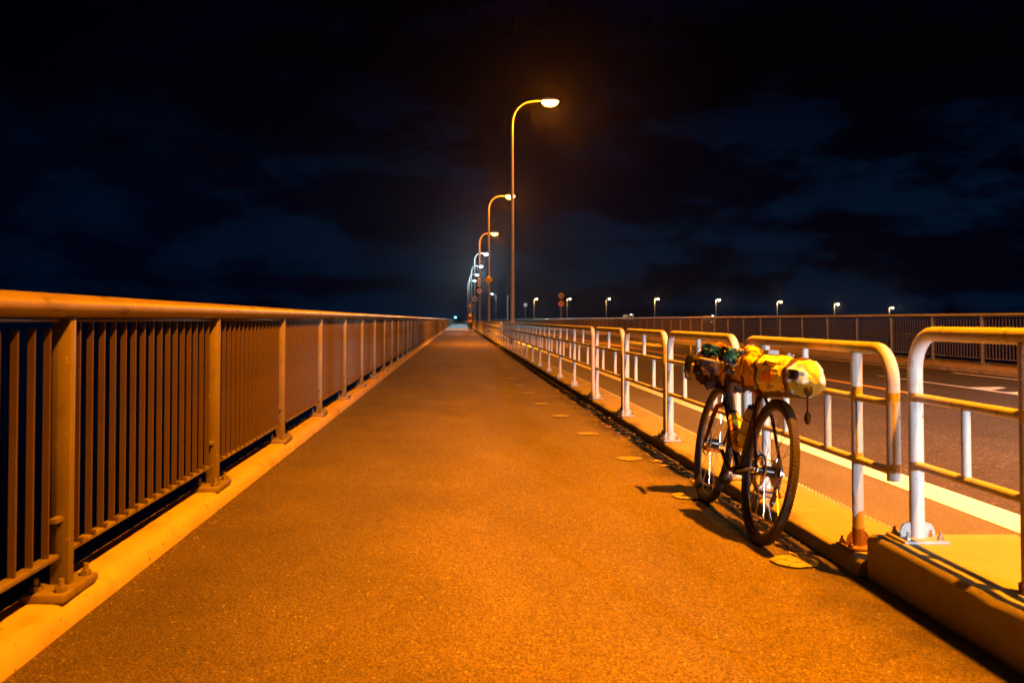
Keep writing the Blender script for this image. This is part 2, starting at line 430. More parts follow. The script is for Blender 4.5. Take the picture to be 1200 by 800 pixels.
# left kerb: ten metre long pieces with recessed joints
lk = empty('left_kerb', (-1.6, 0, 0)); ground(lk)
prof = [(-1.545, -0.5), (-1.335, -0.5), (-1.335, 0.0), (-1.345, 0.035), (-1.362, 0.062), (-1.385, 0.076), (-1.41, 0.078), (-1.545, 0.074)]
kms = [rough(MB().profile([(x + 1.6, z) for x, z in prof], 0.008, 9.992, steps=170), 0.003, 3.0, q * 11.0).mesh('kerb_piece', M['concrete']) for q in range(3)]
y = -31.1
while y < 130:
    inst('kerb_piece', kms[int(y // 10) % 3], lk, (random.uniform(-0.002, 0.002), y, random.uniform(-0.0015, 0.0015)))
    y += 10
MB().profile([(x + 1.6, z) for x, z in prof], y + 0.006, Y1).build('kerb_run', M['concrete'], lk)

# right kerb strip under the pipe fence
rk = empty('right_kerb_strip', (1.85, 0, 0)); ground(rk)
prof = [(1.62, -0.14), (1.655, 0.02), (1.665, 0.045), (1.685, 0.062), (1.71, 0.068), (2.02, 0.07), (2.05, 0.064), (2.19, 0.008), (2.19, -0.14)]
prof = list(reversed(prof))
kms = [rough(MB().profile([(x - 1.85, z) for x, z in prof], 0.005, 1.995, steps=40), 0.003, 3.0, q * 7.0).mesh('kerb_piece', M['strip']) for q in range(4)]
y = 3.765
k = 0
while y < 64:
    inst('kerb_piece', kms[random.randrange(4)], rk, (random.uniform(-0.002, 0.002), y, random.uniform(-0.0015, 0.0015)))
    y += 2
MB().profile([(x - 1.85, z) for x, z in prof], y + 0.004, Y1).build('kerb_run', M['strip'], rk)
# raised studs on the sloped road side of the strip
st = MB()
y = 3.72
while y < 24:
    for q in range(3):
        x = 2.075 + q * 0.04
        zz = 0.064 - (x - 2.05) / 0.14 * 0.056
        a = 0.011
        st.add([(x-a-.85+0-1+0, y-a, zz), (x+a-1.85, y-a, zz-.008), (x+a-1.85, y+a, zz-.008), (x-a-1.85, y+a, zz), (x-1.85, y, zz + 0.011)],
               [(0, 1, 4), (1, 2, 4), (2, 3, 4), (3, 0, 4)])
    y += 0.052
o = st.build('raised_studs', M['strip'], rk, smooth=False); o['kind'] = 'stuff'

# concrete foundation block by the camera (carries the first lamp and the nearest fence)
blk = MB().profile([(1.685, -0.14), (2.31, -0.14), (2.31, 0.162), (2.295, 0.177), (1.705, 0.177), (1.685, 0.157)], -9.0, 3.75, steps=150)
rough(blk, 0.004, 5.0)
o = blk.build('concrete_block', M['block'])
tag(o, 'long low pale concrete block under the nearest white fence panel', 'concrete block')
ground(MB().profile([(1.62, -0.14), (2.19, -0.14), (2.19, 0.008), (2.05, 0.064), (1.71, 0.066), (1.655, 0.02)], Y0, -9.02).build('kerb_behind', M['strip']))

# far side kerb
fk = MB().profile([(10.32, -0.14), (12.05, -0.14), (12.05, 0.1), (10.36, 0.1), (10.32, 0.08)], Y0, Y1).build('far_kerb', M['concrete'])
ground(fk)

# ------------------------------------------------------------------ bridge railings
def railing(X, s, ztop, zk, p0, pitch, n_posts, n_slat_bays, label, gspec, lo=-5):
    """s=+1 when the deck lies on the +x side. posts at p0 + i*pitch"""
    root = empty('bridge_railing', (X, 0, zk), label=label, cat='railing')
    zt = ztop - zk
    # handrail tubes in 6 bay pieces
    i0 = lo
    hl = 3 * pitch
    hr = MB().tube([(0, 0.0, zt - 0.042), (0, hl - 0.012, zt - 0.042)], 0.044, 16).mesh('handrail', M['handrail'])
    sl = MB().tube([(0, -0.02, zt - 0.042), (0, 0.02, zt - 0.042)], 0.0405, 16).mesh('rail_sleeve', M['handrail'])
    y = p0 + lo * pitch + 0.42; yend = p0 + n_posts * pitch
    while y < yend:
        h = inst('handrail', hr, root, (0, y, 0)); inst('rail_sleeve', sl, h, (0, -0.006, 0))
        y += hl
    if yend < Y1:
        MB().tube([(0, y, zt - 0.042), (0, Y1, zt - 0.042)], 0.044, 8).build('handrail', M['handrail'], root)
    for me_ in (hr, sl):
        for v_ in me_.vertices: v_.co.x *= 1.4
    pm = MB().box((-0.035, -0.022, 0.012), (0.035, 0.022, zt - 0.06)).mesh('post', M['railing'], bevel=0.004)
    bp = MB().box((-0.075, -0.15, 0.0), (0.075, 0.15, 0.03)).mesh('base_plate', M['railing'], bevel=0.006)
    btm = MB().cyl((0, 0, 0.03), (0, 0, 0.05), 0.021, 6).cyl((0, 0, 0.048), (0, 0, 0.075), 0.010, 8).mesh('bolt', M['bolt'])
    a = 0.055; b = pitch - 0.075
    lr = MB().box((-0.022, a, 0.135), (0.022, b, 0.152)).mesh('lower_rail', M['railing'], bevel=0.003)
    ur = MB().box((-0.014, a, zt - 0.100), (0.014, b, zt - 0.088)).mesh('upper_rail', M['slat'], bevel=0.003)
    br = MB().box((-0.015, -0.08, 0.26), (0.015, -0.02, 0.275)).mesh('bracket', M['railing'], smooth=False)
    rib = MB().box((-0.012, b - 0.012, 0.152), (0.012, b, zt - 0.125)).mesh('end_bar', M['railing'], smooth=False)
    ns = 16
    sm = MB().box((-0.0115, -0.0055, 0.150), (0.0115, 0.0055, zt - 0.099)).box((0.008, -0.011, 0.152), (0.026, 0.011, 0.166)).mesh('slat', M['slat'], bevel=0.0)
    sv = []; sf = []
    stuff_s = MB(); stuff_p = MB()
    n_ind = 0
    for i in range(lo, n_posts):
        y = p0 + i * pitch
        near = i < gspec['near']
        if near:
            p = inst('post', pm, root, (0, y, 0))
            inst('base_plate', bp, p)
            if i < 8:
                for bx_ in (-0.045, 0.045):
                    for by_ in (-0.105, 0.105): inst('bolt', btm, p, (bx_, by_, 0), (0, 0, random.random()))
            inst('lower_rail', lr, root, (0, y, 0)); inst('upper_rail', ur, root, (0, y, 0)); inst('bracket', br, root, (0, y, 0))
        else:
            stuff_p.box((-0.035, y-0.022, 0.0), (0.035, y+0.022, zt - 0.07)); stuff_p.box((-0.075, y-0.15, 0.0), (0.075, y+0.15, 0.03))
            stuff_p.box((-0.022, y+a, 0.135), (0.022, y+b, 0.152)); stuff_p.box((-0.02, y+a, zt-0.125), (0.02, y+b, zt-0.108))
        for k in range(ns):
            yy = y + 0.115 + k * (pitch - 0.25) / (ns - 1)
            if 1 <= i + 1 and n_ind < n_slat_bays * ns:
                inst('slat', sm, root, (0, yy, 0)); n_ind += 1
            elif i < 120:
                stuff_s.box((-0.0115, yy-0.0055, 0.150), (0.0115, yy+0.0055, zt-0.123))
        if i >= 120:
            stuff_s.box((-0.006, y+a, 0.15), (0.006, y+b, zt-0.123))
    o = stuff_s.build('slats', M['slat'], root, smooth=False); o['kind'] = 'stuff'
    o = stuff_p.build('far_posts', M['railing'], root, smooth=False); o['kind'] = 'stuff'
    return root
railing(-1.44, 1, 1.152, 0.076, 3.31, 2.02, 170, 18, 'brown metal railing of upright slats along the left kerb of the path', {'near': 22}, lo=-4)
railing(11.1, -1, 1.20, 0.10, 1.17, 2.0, 170, 0, 'brown metal slatted railing on the far side of the road', {'near': 34}, lo=-3)

# ------------------------------------------------------------------ white pipe guard fences
XF = 1.74
def arc(cy, cz, r, a0, a1, n=7):
    return [(0, cy + r * math.cos(R(a0 + (a1 - a0) * i / (n - 1))), cz + r * math.sin(R(a0 + (a1 - a0) * i / (n - 1)))) for i in range(n)]
FOOT = {}
def foot(parent, y, zf, rusty=False, big=False):
    mt = M['rust'] if rusty else M['galv']
    w = 0.09 if big else 0.072
    p = MB().box((-w, -w*0.9, 0.0), (w, w*0.9, 0.012)).build('base_plate', mt, parent, (0, y, zf), bevel=0.003)
    h = 0.07
    key = (rusty, big)
    if key not in FOOT:
        prof = [(0.024, 0.012), (w-0.02, 0.012), (w-0.021, 0.035), (w-0.028, h*0.78), (w-0.037, h*0.94), (0.034, h), (0.024, h)]
        vv = [(x_, -0.004, z_) for x_, z_ in prof] + [(x_, 0.004, z_) for x_, z_ in prof]
        n = len(prof)
        g = MB().add(vv, [tuple(range(n)), tuple(reversed(range(n, 2*n)))] + [(i, (i+1) % n, (i+1) % n + n, i + n) for i in range(n)])
        FOOT[key] = (g.mesh('gusset', mt, smooth=False),
                     MB().cyl((0, 0, 0.012), (0, 0, 0.026), 0.012, 6).cyl((0, 0, 0.025), (0, 0, 0.042), 0.006, 8).mesh('bolt', mt if rusty else M['bolt']))
    gm, bm_ = FOOT[key]
    for a in (0, 180): inst('gusset', gm, p, None, (0, 0, R(a)))
    for sx in (-1, 1):
        for sy in (-1, 1): inst('bolt', bm_, p, (sx*w*0.72, sy*w*0.62, 0), (0, 0, random.random()))
    return p
def picket(parent, y, z0, z1, cache={}):
    key = (round(z0, 3), round(z1, 3))
    if key not in cache: cache[key] = MB().cyl((0, 0, z0), (0, 0, z1), 0.0165, 12).mesh('picket', M['white_pipe'])
    return inst('picket', cache[key], parent, (0, y, 0))
def pipe_panel(x, ya, yb, zf, zt, zm, zl, label, legs=('post', 'post'), legpos=None, group='white pipe fence panels beside the path', big=False):
    """ya nearest end, yb far end."""
    root = empty('guard_fence', (x, ya, 0), label=label, cat='fence', group=group)
    L = yb - ya; r = 0.13; rt = 0.0265
    za = zf if legs[0] == 'post' else zl - 0.035
    zb = zf if legs[1] == 'post' else zl - 0.035
    pts = [(0, 0, za)] + [(0, 0, zt - r - 0.25)] + arc(r, zt - r, r, 180, 90) + [(0, L * 0.33, zt), (0, L * 0.66, zt)] + arc(L - r, zt - r, r, 90, 0) + [(0, L, zt - r - 0.25), (0, L, zb)]
    MB().tube(pts, rt, 16).build('bent_frame', M['white_pipe'], root)
    for nm, z in (('middle_rail', zm), ('lower_rail', zl)):
        MB().tube([(0, 0.02, z), (0, L - 0.02, z)], 0.0165, 12).build(nm, M['white_pipe'], root)
    if legs[0] == 'post': foot(root, 0, zf, big=big)
    else:
        yp = legpos
        MB().cyl((0, yp, zf + 0.085), (0, yp, zt - 0.02), 0.024, 16).build('post', M['white_pipe'], root)
        MB().cyl((0, yp, zf), (0, yp, zf + 0.087), 0.0255, 16).build('rusty_sleeve', M['rust'], root)
        foot(root, yp, zf, rusty=True)
    if legs[1] == 'post': foot(root, L, zf)
    else:
        yp = L - legpos
        MB().cyl((0, yp, zf), (0, yp, zt - 0.02), 0.024, 16).build('post', M['white_pipe'], root)
        foot(root, yp, zf)
    ys0, ys1 = (0, L) if legs[0] == 'post' else (legpos, L - legpos)
    Lp = ys1 - ys0
    picket(root, ys0 + Lp * 0.5, zm, zt - 0.01)
    for fr in (0.27, 0.73): picket(root, ys0 + Lp * fr, zl, zm)
    return root
pipe_panel(XF, 3.63, 5.46, 0.07, 0.94, 0.722, 0.452, 'white pipe fence panel the bicycle leans on, near post with rusty foot', ('stub', 'stub'), 0.33)
pipe_panel(XF, 5.67, 7.44, 0.07, 0.945, 0.72, 0.45, 'white pipe fence panel just beyond the bicycle, partly behind its dark bag')
pipe_panel(XF, 7.59, 9.36, 0.07, 0.945, 0.72, 0.45, 'middle one of three short white pipe panels beyond the bicycle')
pipe_panel(XF, 9.55, 11.38, 0.07, 0.945, 0.72, 0.45, 'farthest short white pipe panel, next to the long fence run')
# nearest fence, standing on the concrete block and running past the camera
XA = 1.845
root = empty('guard_fence', (XA, 3.74, 0), label='nearest white pipe fence standing on the concrete block at right', cat='fence', group='white pipe fence panels beside the path')
zf, zt, zm, zl = 0.177, 1.005, 0.747, 0.475
LA = -6.6; r = 0.15
root.location = (XA, 3.66, 0)
pts = [(0, 0, zf), (0, 0, zt - r - 0.2)] + [(0, -r + r * math.cos(R(a)), zt - r + r * math.sin(R(a))) for a in (0, 15, 30, 45, 60, 75, 90)] + [(0, -1, zt), (0, LA, zt)]
MB().tube(pts, 0.0285, 18).build('bent_frame', M['white_pipe'], root)
for nm, z in (('middle_rail', zm), ('lower_rail', zl)):
    MB().tube([(0, -0.02, z), (0, -0.70, z)], 0.018, 12).build(nm, M['white_pipe'], root)
    for a_, b_ in ((-0.74, -2.2), (-2.26, -3.8), (-3.86, -6.5)):
        MB().tube([(0, a_, z), (0, b_, z)], 0.018, 12).build(nm, M['white_pipe'], root)
foot(root, 0, zf, big=True)
for yp in (-0.72, -2.23, -3.83, -6.5):
    MB().cyl((0, yp, zf), (0, yp, zt - 0.02), 0.026, 16).build('post', M['white_pipe'], root)
    MB().cyl((0, yp, zf), (0, yp, zf + 0.03), 0.034, 16).build('post_collar', M['rust'], root)
for yp in (-0.36, -1.2, -1.7, -2.8, -3.4):
    picket(root, yp, zl, zm)
for yp in (-1.43, -3.1): picket(root, yp, zm, zt)

def long_fence(ya, n, pitch, label, det=True):
    root = empty('guard_fence', (XF, ya, 0), label=label, cat='fence', group='long white pipe fence runs beside the path')
    L = n * pitch; r = 0.13; zf, zt, zm, zl = 0.07, 0.945, 0.72, 0.45
    pts = [(0, 0, zf), (0, 0, zt - r - 0.25)] + arc(r, zt - r, r, 180, 90) + [(0, L * 0.5, zt)] + arc(L - r, zt - r, r, 90, 0) + [(0, L, zf)]
    MB().tube(pts, 0.0265, 12 if det else 8).build('bent_frame', M['white_pipe'], root)
    for nm, z in (('middle_rail', zm), ('lower_rail', zl)):
        MB().tube([(0, 0.02, z), (0, L - 0.02, z)], 0.0165, 8).build(nm, M['white_pipe'], root)
    fm = MB().box((-0.072, -0.065, 0), (0.072, 0.065, 0.012)).mesh('base_plate', M['galv'], smooth=False)
    pm = MB().cyl((0, 0, zf), (0, 0, zt - 0.02), 0.024, 12 if det else 8).mesh('post', M['white_pipe'])
    for i in range(n + 1):
        y = i * pitch
        if 0 < i < n: inst('post', pm, root, (0, y, 0))
        if det and i < 6: foot(root, y, zf)
        elif det: inst('base_plate', fm, root, (0, y, zf))
        if i < n:
            picket(root, y + pitch * 0.5, zm, zt - 0.01)
            for fr in (0.27, 0.73): picket(root, y + pitch * fr, zl, zm)
    return root
long_fence(11.67, 12, 1.9, 'long white pipe fence run ending at the nearest tall street lamp')
long_fence(36.4, 13, 1.9, 'white pipe fence run between the first and second tall street lamps', det=False)
long_fence(61.6, 14, 1.9, 'white pipe fence run beside the walking person, beyond the second lamp', det=False)
long_fence(88.6, 16, 1.9, 'white pipe fence run beyond the third orange lamp', det=False)
mb = MB()
y = 119.5
mb.tube([(XF, y, 0.945), (XF, 500, 0.945)], 0.027, 6).tube([(XF, y, 0.72), (XF, 500, 0.72)], 0.017, 6).tube([(XF, y, 0.45), (XF, 500, 0.45)], 0.017, 6)
while y < 500:
    mb.cyl((XF, y, 0.07), (XF, y, 0.93), 0.024, 6); y += 1.9
tag(mb.build('guard_fence', M['white_pipe']), 'farthest pipe fence run dwindling towards the vanishing point', 'fence', 'long white pipe fence runs beside the path')

# ------------------------------------------------------------------ tall street lamps
def lamp_light(parent, loc, colr, power, rad=0.11):
    l = bpy.data.lights.new('lamp_light', 'POINT'); l.energy = power; l.color = colr; l.shadow_soft_size = rad
    o = bpy.data.objects.new('lamp_light', l); C.objects.link(o); o.parent = parent; o.location = loc
    return o
def lamp_beam(parent, loc, colr, power, tilt):
    l = bpy.data.lights.new('lamp_beam', 'SPOT'); l.energy = power; l.color = colr; l.shadow_soft_size = 0.11
    l.spot_size = R(104); l.spot_blend = 1.0
    o = bpy.data.objects.new('lamp_beam', l); C.objects.link(o); o.parent = parent; o.location = loc
    o.rotation_euler = tilt
    return o
def tall_lamp(x, y, h, sodium, label, zb=0.07, arm=1.42, side=1, power=None, group='tall street lamps along the right of the path', lens=None, n=14, cutoff=None):
    root = empty('street_lamp', (x, y, zb), label=label, cat='street lamp', group=group)
    H = h - zb
    k = 0.95
    pts = [(0, 0, 0), (0, 0, H * 0.45), (0, 0, H - k)]
    rs = [0.095, 0.075, 0.055]
    for a in (15, 30, 45, 60, 75, 90):
        pts.append((side * (k * 0.85 - k * 0.85 * math.cos(R(a))), 0, H - k + k * math.sin(R(a)))); rs.append(0.05 - a * 0.00012)
    pts.append((side * (arm - 0.2), 0, H + 0.03)); rs.append(0.034)
    MB().tube(pts, rs, n).build('pole', M['pole'], root)
    MB().box((-0.17, -0.17, 0), (0.17, 0.17, 0.025)).build('base_plate', M['galv'], root, bevel=0.004)
    MB().box((-0.07, -0.112, 0.5), (0.07, -0.07, 0.95)).build('access_door', M['pole'], root, bevel=0.004)
    hd = MB().ball((side * (arm + 0.06), 0, H + 0.03), 0.36, 0.16, 0.12, 18, 10)
    hd.v = [(a_, b_, max(c_, H + 0.005)) for a_, b_, c_ in hd.v]
    hd.build('lamp_head', M['lamp_shell'], root)
    ln = MB().ball((side * (arm + 0.1), 0, H + 0.0), 0.35, 0.18, 0.22, 18, 10)
    ln.v = [(a_, b_, min(c_, H + 0.003)) for a_, b_, c_ in ln.v]
    ln.build('lamp_lens', lens or (M['lamp_sodium'] if sodium else M['lamp_led']), root)
    if power and sodium:
        lamp_light(root, (side * (arm + 0.1), 0, H - 0.33), SODIUM, power * 0.35)
        lamp_beam(root, (side * (arm + 0.1), 0, H - 0.34), SODIUM, power * 0.9, (R(29), 0, 0))
    elif cutoff:
        o = lamp_beam(root, (side * (arm + 0.1), 0, H - 0.34), LED, power, (R(18), 0, 0)); o.data.spot_size = cutoff
    elif power: lamp_light(root, (side * (arm + 0.1), 0, H - 0.33), LED, power)
    return root
words = ['nearest tall orange street lamp, its head glowing brightest', 'second tall orange street lamp, yellow diamond sign on its pole',
         'third tall orange street lamp, round red-ringed sign on its pole', 'nearest blue-white street lamp, beyond the three orange ones',
         'second blue-white street lamp along the path', 'third blue-white street lamp along the path', 'fourth blue-white street lamp, near the vanishing point']
for k in range(7):
    y = 36 + 27.7 * k
    tall_lamp(2.15, y, 9.8, k < 3, words[k], power=P_SODIUM * (0.62, 0.5, 0.5)[k] if k < 3 else P_LED, n=14 if k < 3 else 8)
tall_lamp(2.13, 1.3, 9.8, True, 'tall orange street lamp on the concrete block, just right of the view', zb=0.177, power=P_SODIUM)
tall_lamp(2.15, -19.4, 9.8, True, 'tall orange street lamp behind the viewpoint', power=P_SODIUM * 0.8)

# lamps and sign posts on the far side of the road
def far_lamp(x, y, h, zb, label, lit=True, power=600, side=1, arm=0.9):
    root = empty('street_lamp', (x, y, zb), label=label, cat='street lamp', group='small distant street lamps')
    H = h - zb; k = 0.6
    pts = [(0, 0, 0), (0, 0, H - k)] + [(side*(k - k*math.cos(R(a))), 0, H - k + k*math.sin(R(a))) for a in (30, 60, 90)] + [(side*arm, 0, H)]
    MB().tube(pts, [0.15, 0.12, 0.11, 0.1, 0.1, 0.09], 8).build('pole', M['pole'], root)
    MB().ball((side*(arm+0.3), 0, H + 0.08), 0.6, 0.3, 0.2, 12, 8).build('lamp_head', M['lamp_shell'], root)
    MB().ball((side*(arm+0.3), 0, H - 0.08), 0.36, 0.3, 0.34, 12, 8).build('lamp_lens', M['lamp_far'] if lit else M['lamp_shell'], root)
    if power and lit:
        lamp_light(root, (side*(arm+0.3), -0.6, H - 0.75), (1.0, 0.66, 0.3), power, 0.15)
    return root
def P(px, py, D):       # place a thing seen at a pixel of the photograph at distance D
    return ((px - 537) * D / FPX, D, 1.06 + (374.5 - py) * D / FPX)
far = [(629, 350, 380, 'leftmost'), (668, 350, 365, 'second from left'), (714, 350, 350, 'third from left'), (771, 350, 330, 'fourth from left'),
       (843, 351, 310, 'fifth from left'), (915, 353, 300, 'sixth from left'), (982, 356, 300, 'seventh from left'), (1046, 360, 310, 'rightmost')]
cause = []
for px, py, D, w in far:
    x, y, z = P(px, py, D)
    far_lamp(x - 1.2, y, z, z - 9, w + ' of the row of small lit lamps above the far railing', power=2500)
    cause.append((x, y, z - 9))
# the road those lamps stand on
x0, y0, z0 = cause[0]; cause = [(x0 - 60, y0 + 80, z0 - 0.2)] + cause + [(cause[-1][0] + 260, cause[-1][1] + 60, cause[-1][2] - 3)]
mb = MB()
for (a, b) in zip(cause[:-1], cause[1:]):
    mb.add([(a[0], a[1]-5, a[2]-1.2), (a[0], a[1]+5, a[2]-1.2), (b[0], b[1]+5, b[2]-1.2), (b[0], b[1]-5, b[2]-1.2),
            (a[0], a[1]-5, a[2]), (a[0], a[1]+5, a[2]), (b[0], b[1]+5, b[2]), (b[0], b[1]-5, b[2])],
           [(0,1,2,3), (7,6,5,4), (0,4,5,1), (1,5,6,2), (2,6,7,3), (3,7,4,0)])
ground(mb.build('distant_approach_road', M['deck'], smooth=False))
# white lamp and bluish unlit post of the far carriageway
r_ = tall_lamp(12.7, 304, 9.8, False, 'lone blue-white lamp just right of the second tall pole', zb=0.1, side=-1, arm=1.3, power=P_LED * 0.6, group='lamps on the far side of the road', n=8)
x, y, z = P(595, 347, 205)
rr = empty('lamp_post', (x, y, 0.1), label='pale bluish post left of the nearest tall lamp pole', cat='post')
MB().tube([(0, 0, 0), (0, 0, z - 0.1)], [0.16, 0.11], 10).build('pole', M['galv'], rr)
MB().ball((0.25, 0, z - 0.1), 0.45, 0.18, 0.1).build('lamp_head', M['lamp_shell'], rr)

tall_lamp(11.6, 2.0, 9.8, False, 'added unseen blue-white street lamp on the far side of the road', zb=0.1, side=-1, arm=1.3, power=11000, cutoff=R(92), group='lamps on the far side of the road')  # unseen lamp added to whiten the edge line, beam kept off the path
# signs
def disc(mb, r, y0, y1, n=24, c=(0, 0)):
    v = [(c[0] + r*math.cos(2*PI*i/n), yy, c[1] + r*math.sin(2*PI*i/n)) for yy in (y0, y1) for i in range(n)]
    return mb.add(v, [tuple(range(n)), tuple(reversed(range(n, 2*n)))] + [(i, (i+1) % n, (i+1) % n + n, i + n) for i in range(n)])
s = empty('diamond_sign', (2.13, 63.52, 3.85), label='yellow diamond warning sign on the second tall lamp pole', cat='sign')
X = Matrix.Rotation(R(45), 4, 'Y')
MB().box((-0.23, 0, -0.23), (0.23, 0.012, 0.23), X).build('panel', M['sign_yellow'], s, bevel=0.004)
b = MB(); b.tube([(-0.10, -0.006, -0.13), (-0.02, -0.006, -0.02), (0.09, -0.006, 0.02), (0.1, -0.006, 0.14)], 0.028, 6)
b.tube([(-0.15, -0.006, 0.03), (-0.05, -0.006, 0.13)], 0.025, 6)
b.build('symbol', M['black'], s)
MB().box((-0.03, 0.012, -0.05), (0.03, 0.1, 0.05)).build('bracket', M['galv'], s)
def round_sign(x, y, z, r, face, ring, label, marks='bars', zpost=None, grp=None):
    s = empty('round_sign', (x, y, z), label=label, cat='sign', **({'group': grp} if grp else {}))
    disc(MB(), r, 0, 0.012).build('panel', M[ring], s)
    disc(MB(), r * 0.78, -0.004, -0.001).build('face', M[face], s)
    b = MB()
    if marks == 'bars': b.box((-r*.4, -0.008, r*.12), (r*.4, -0.005, r*.3)).box((-r*.4, -0.008, -r*.3), (r*.4, -0.005, -r*.12))
    else: b.ball((0, -0.006, r*.35), r*.14, 0.004, r*.14).box((-r*.16, -0.008, -r*.4), (r*.16, -0.004, r*.2))
    b.build('symbol', M['black'] if marks == 'bars' else M['sign_yellow'], s)
    MB().box((-0.03, 0.012, -0.05), (0.03, 0.09, 0.05)).build('bracket', M['galv'], s)
    if zpost is not None:
        MB().cyl((0, 0.07, zpost - z), (0, 0.07, r), 0.032, 10).build('post', M['galv'], s)
    return s
round_sign(2.15, 91.22, 3.95, 0.3, 'sign_white', 'sign_red', 'round white sign with red ring on the third tall lamp pole')
s = empty('plate_sign', (2.1, 91.22, 4.85), label='small upright white plate above the red-ringed round sign', cat='sign')
MB().box((-0.14, 0, -0.42), (0.14, 0.012, 0.42)).build('panel', M['sign_white'], s, bevel=0.003)
MB().box((-0.06, -0.004, -0.3), (0.06, -0.001, -0.1)).box((-0.06, -0.004, 0.02), (0.06, -0.001, 0.3)).build('symbol', M['sign_red'], s)
round_sign(2.16, 118.9, 3.8, 0.34, 'sign_blue', 'sign_white', 'round blue and white sign on the nearest blue-white lamp pole', 'fig')
round_sign(1.45, 110, 2.75, 0.42, 'sign_blue', 'sign_blue', 'round blue sign with a yellow figure above the walking person', 'fig', zpost=0.0)
x = (658 - 537) * 98 / FPX
round_sign(11.15, 98, 3.68, 0.31, 'sign_grey', 'sign_grey', 'upper of two round signs on one thin post beyond the far railing', 'bars', zpost=0.1)
round_sign(11.15, 97.95, 2.78, 0.31, 'sign_grey', 'sign_red', 'lower of two round signs on one thin post beyond the far railing', 'bars')
round_sign(11.15, 150, 3.5, 0.3, 'deck' if False else 'sign_white', 'sign_white', 'small pale round sign on its own thin post, seen side on at distance', 'bars', zpost=0.1)

# distant vehicles
def small_van(x, y, z, label, px=1):
    s = empty('distant_van', (x, y, z), (0, 0, R(20)), label=label, cat='van')
    MB().profile([(-0.95, 0.3), (0.95, 0.3), (0.98, 1.3), (0.85, 2.5), (0.7, 2.75), (-0.7, 2.75), (-0.85, 2.5), (-0.98, 1.3)], -2.4, 2.4).build('body', M['sign_white'], s, bevel=0.05)
    MB().box((-0.78, -2.42, 1.5), (0.78, -2.40, 2.3)).build('windscreen', M['glass'], s)
    for sx in (-0.7, 0.7):
        MB().ball((sx, -2.42, 0.8), 0.16, 0.05, 0.12).build('headlight', M['far_head'], s)
        for sy in (-1.6, 1.6): MB().cyl((sx - 0.12, sy, 0.36), (sx + 0.12, sy, 0.36), 0.36, 16).build('wheel', M['tyre'], s)
    MB().box((-0.3, -2.2, 2.75), (0.3, -2.0, 2.95)).build('roof_lamp', M['far_head'], s)
    return s
x, y, z = P(735, 369, 341)
small_van(x, y - 2, 0.15, 'small pale van with a lit roof lamp above the far railing')
x, y, z = P(829, 369, 314)
o = small_van(x, y - 2, -0.45, 'faint second van above the far railing, right of the lit one')
x, y, z = P(533.5, 372, 560)
s = empty('beacon_light', (x - 0.0, y, 0.08), label='tiny white light low at the far end of the left railing', cat='light')
MB().cyl((0, 0, 0), (0, 0, z - 0.3), 0.15, 8).build('post', M['galv'], s)
MB().ball((0, 0, z), 0.75, 0.6, 0.6).build('lamp_lens', M['lamp_led'], s)

# ------------------------------------------------------------------ car behind the viewpoint, its headlights light the fence
car = empty('parked_car', (4.40, -8.5, 0), label='silver car behind the viewpoint with its headlights on', cat='car')
sec = [(-2.1, .25), (-2.15, .75), (-1.9, .98), (-1.3, 1.05), (-.75, 1.42), (.35, 1.46), (1.15, 1.0), (1.95, .85), (2.15, .6), (2.1, .25)]
v = []; f = []
for x_, sc_ in ((-0.86, 0.96), (-0.82, 1.0), (0.82, 1.0), (0.86, 0.96)):
    v += [(x_ * (1 if z_ < 1.1 else 0.78), y_ * sc_, z_ * (1 if abs(x_) < .85 else .97)) for y_, z_ in sec]
n = len(sec)
for k in range(3):
    for i in range(n): f.append((k*n+i, k*n+(i+1) % n, (k+1)*n+(i+1) % n, (k+1)*n+i))
f += [tuple(range(n)), tuple(reversed(range(3*n, 4*n)))]
MB().add(v, f).build('body', M['car_paint'], car, bevel=0.03)
MB().add([(-.62, .43, 1.43), (.62, .43, 1.43), (.74, 1.12, 1.06), (-.74, 1.12, 1.06)], [(0, 1, 2, 3)]).build('windscreen', M['glass'], car).location = (0, 0.02, 0.02)
for sx in (-1, 1):
    for sy in (-1.3, 1.35):
        w = MB().torus((sx*0.78, sy, 0.31), 0.24, 0.08, 24, 8).build('wheel', M['tyre'], car)
        MB().cyl((sx*0.74, sy, 0.31), (sx*0.84, sy, 0.31), 0.18, 16).build('rim', M['rim'], w)
    MB().ball((sx*0.62, 2.1, 0.66), 0.17, 0.07, 0.09).build('headlight', M['headlamp'], car)
    l = bpy.data.lights.new('headlight_beam', 'SPOT'); l.energy = P_HEAD; l.color = (0.86, 0.94, 1.0)
    l.spot_size = R(42); l.spot_blend = 0.55; l.shadow_soft_size = 0.06
    o = bpy.data.objects.new('headlight_beam', l); C.objects.link(o); o.parent = car
    o.location = (sx*0.62, 2.24, 0.66); o.rotation_euler = (R(88.6), 0, R(1.5))

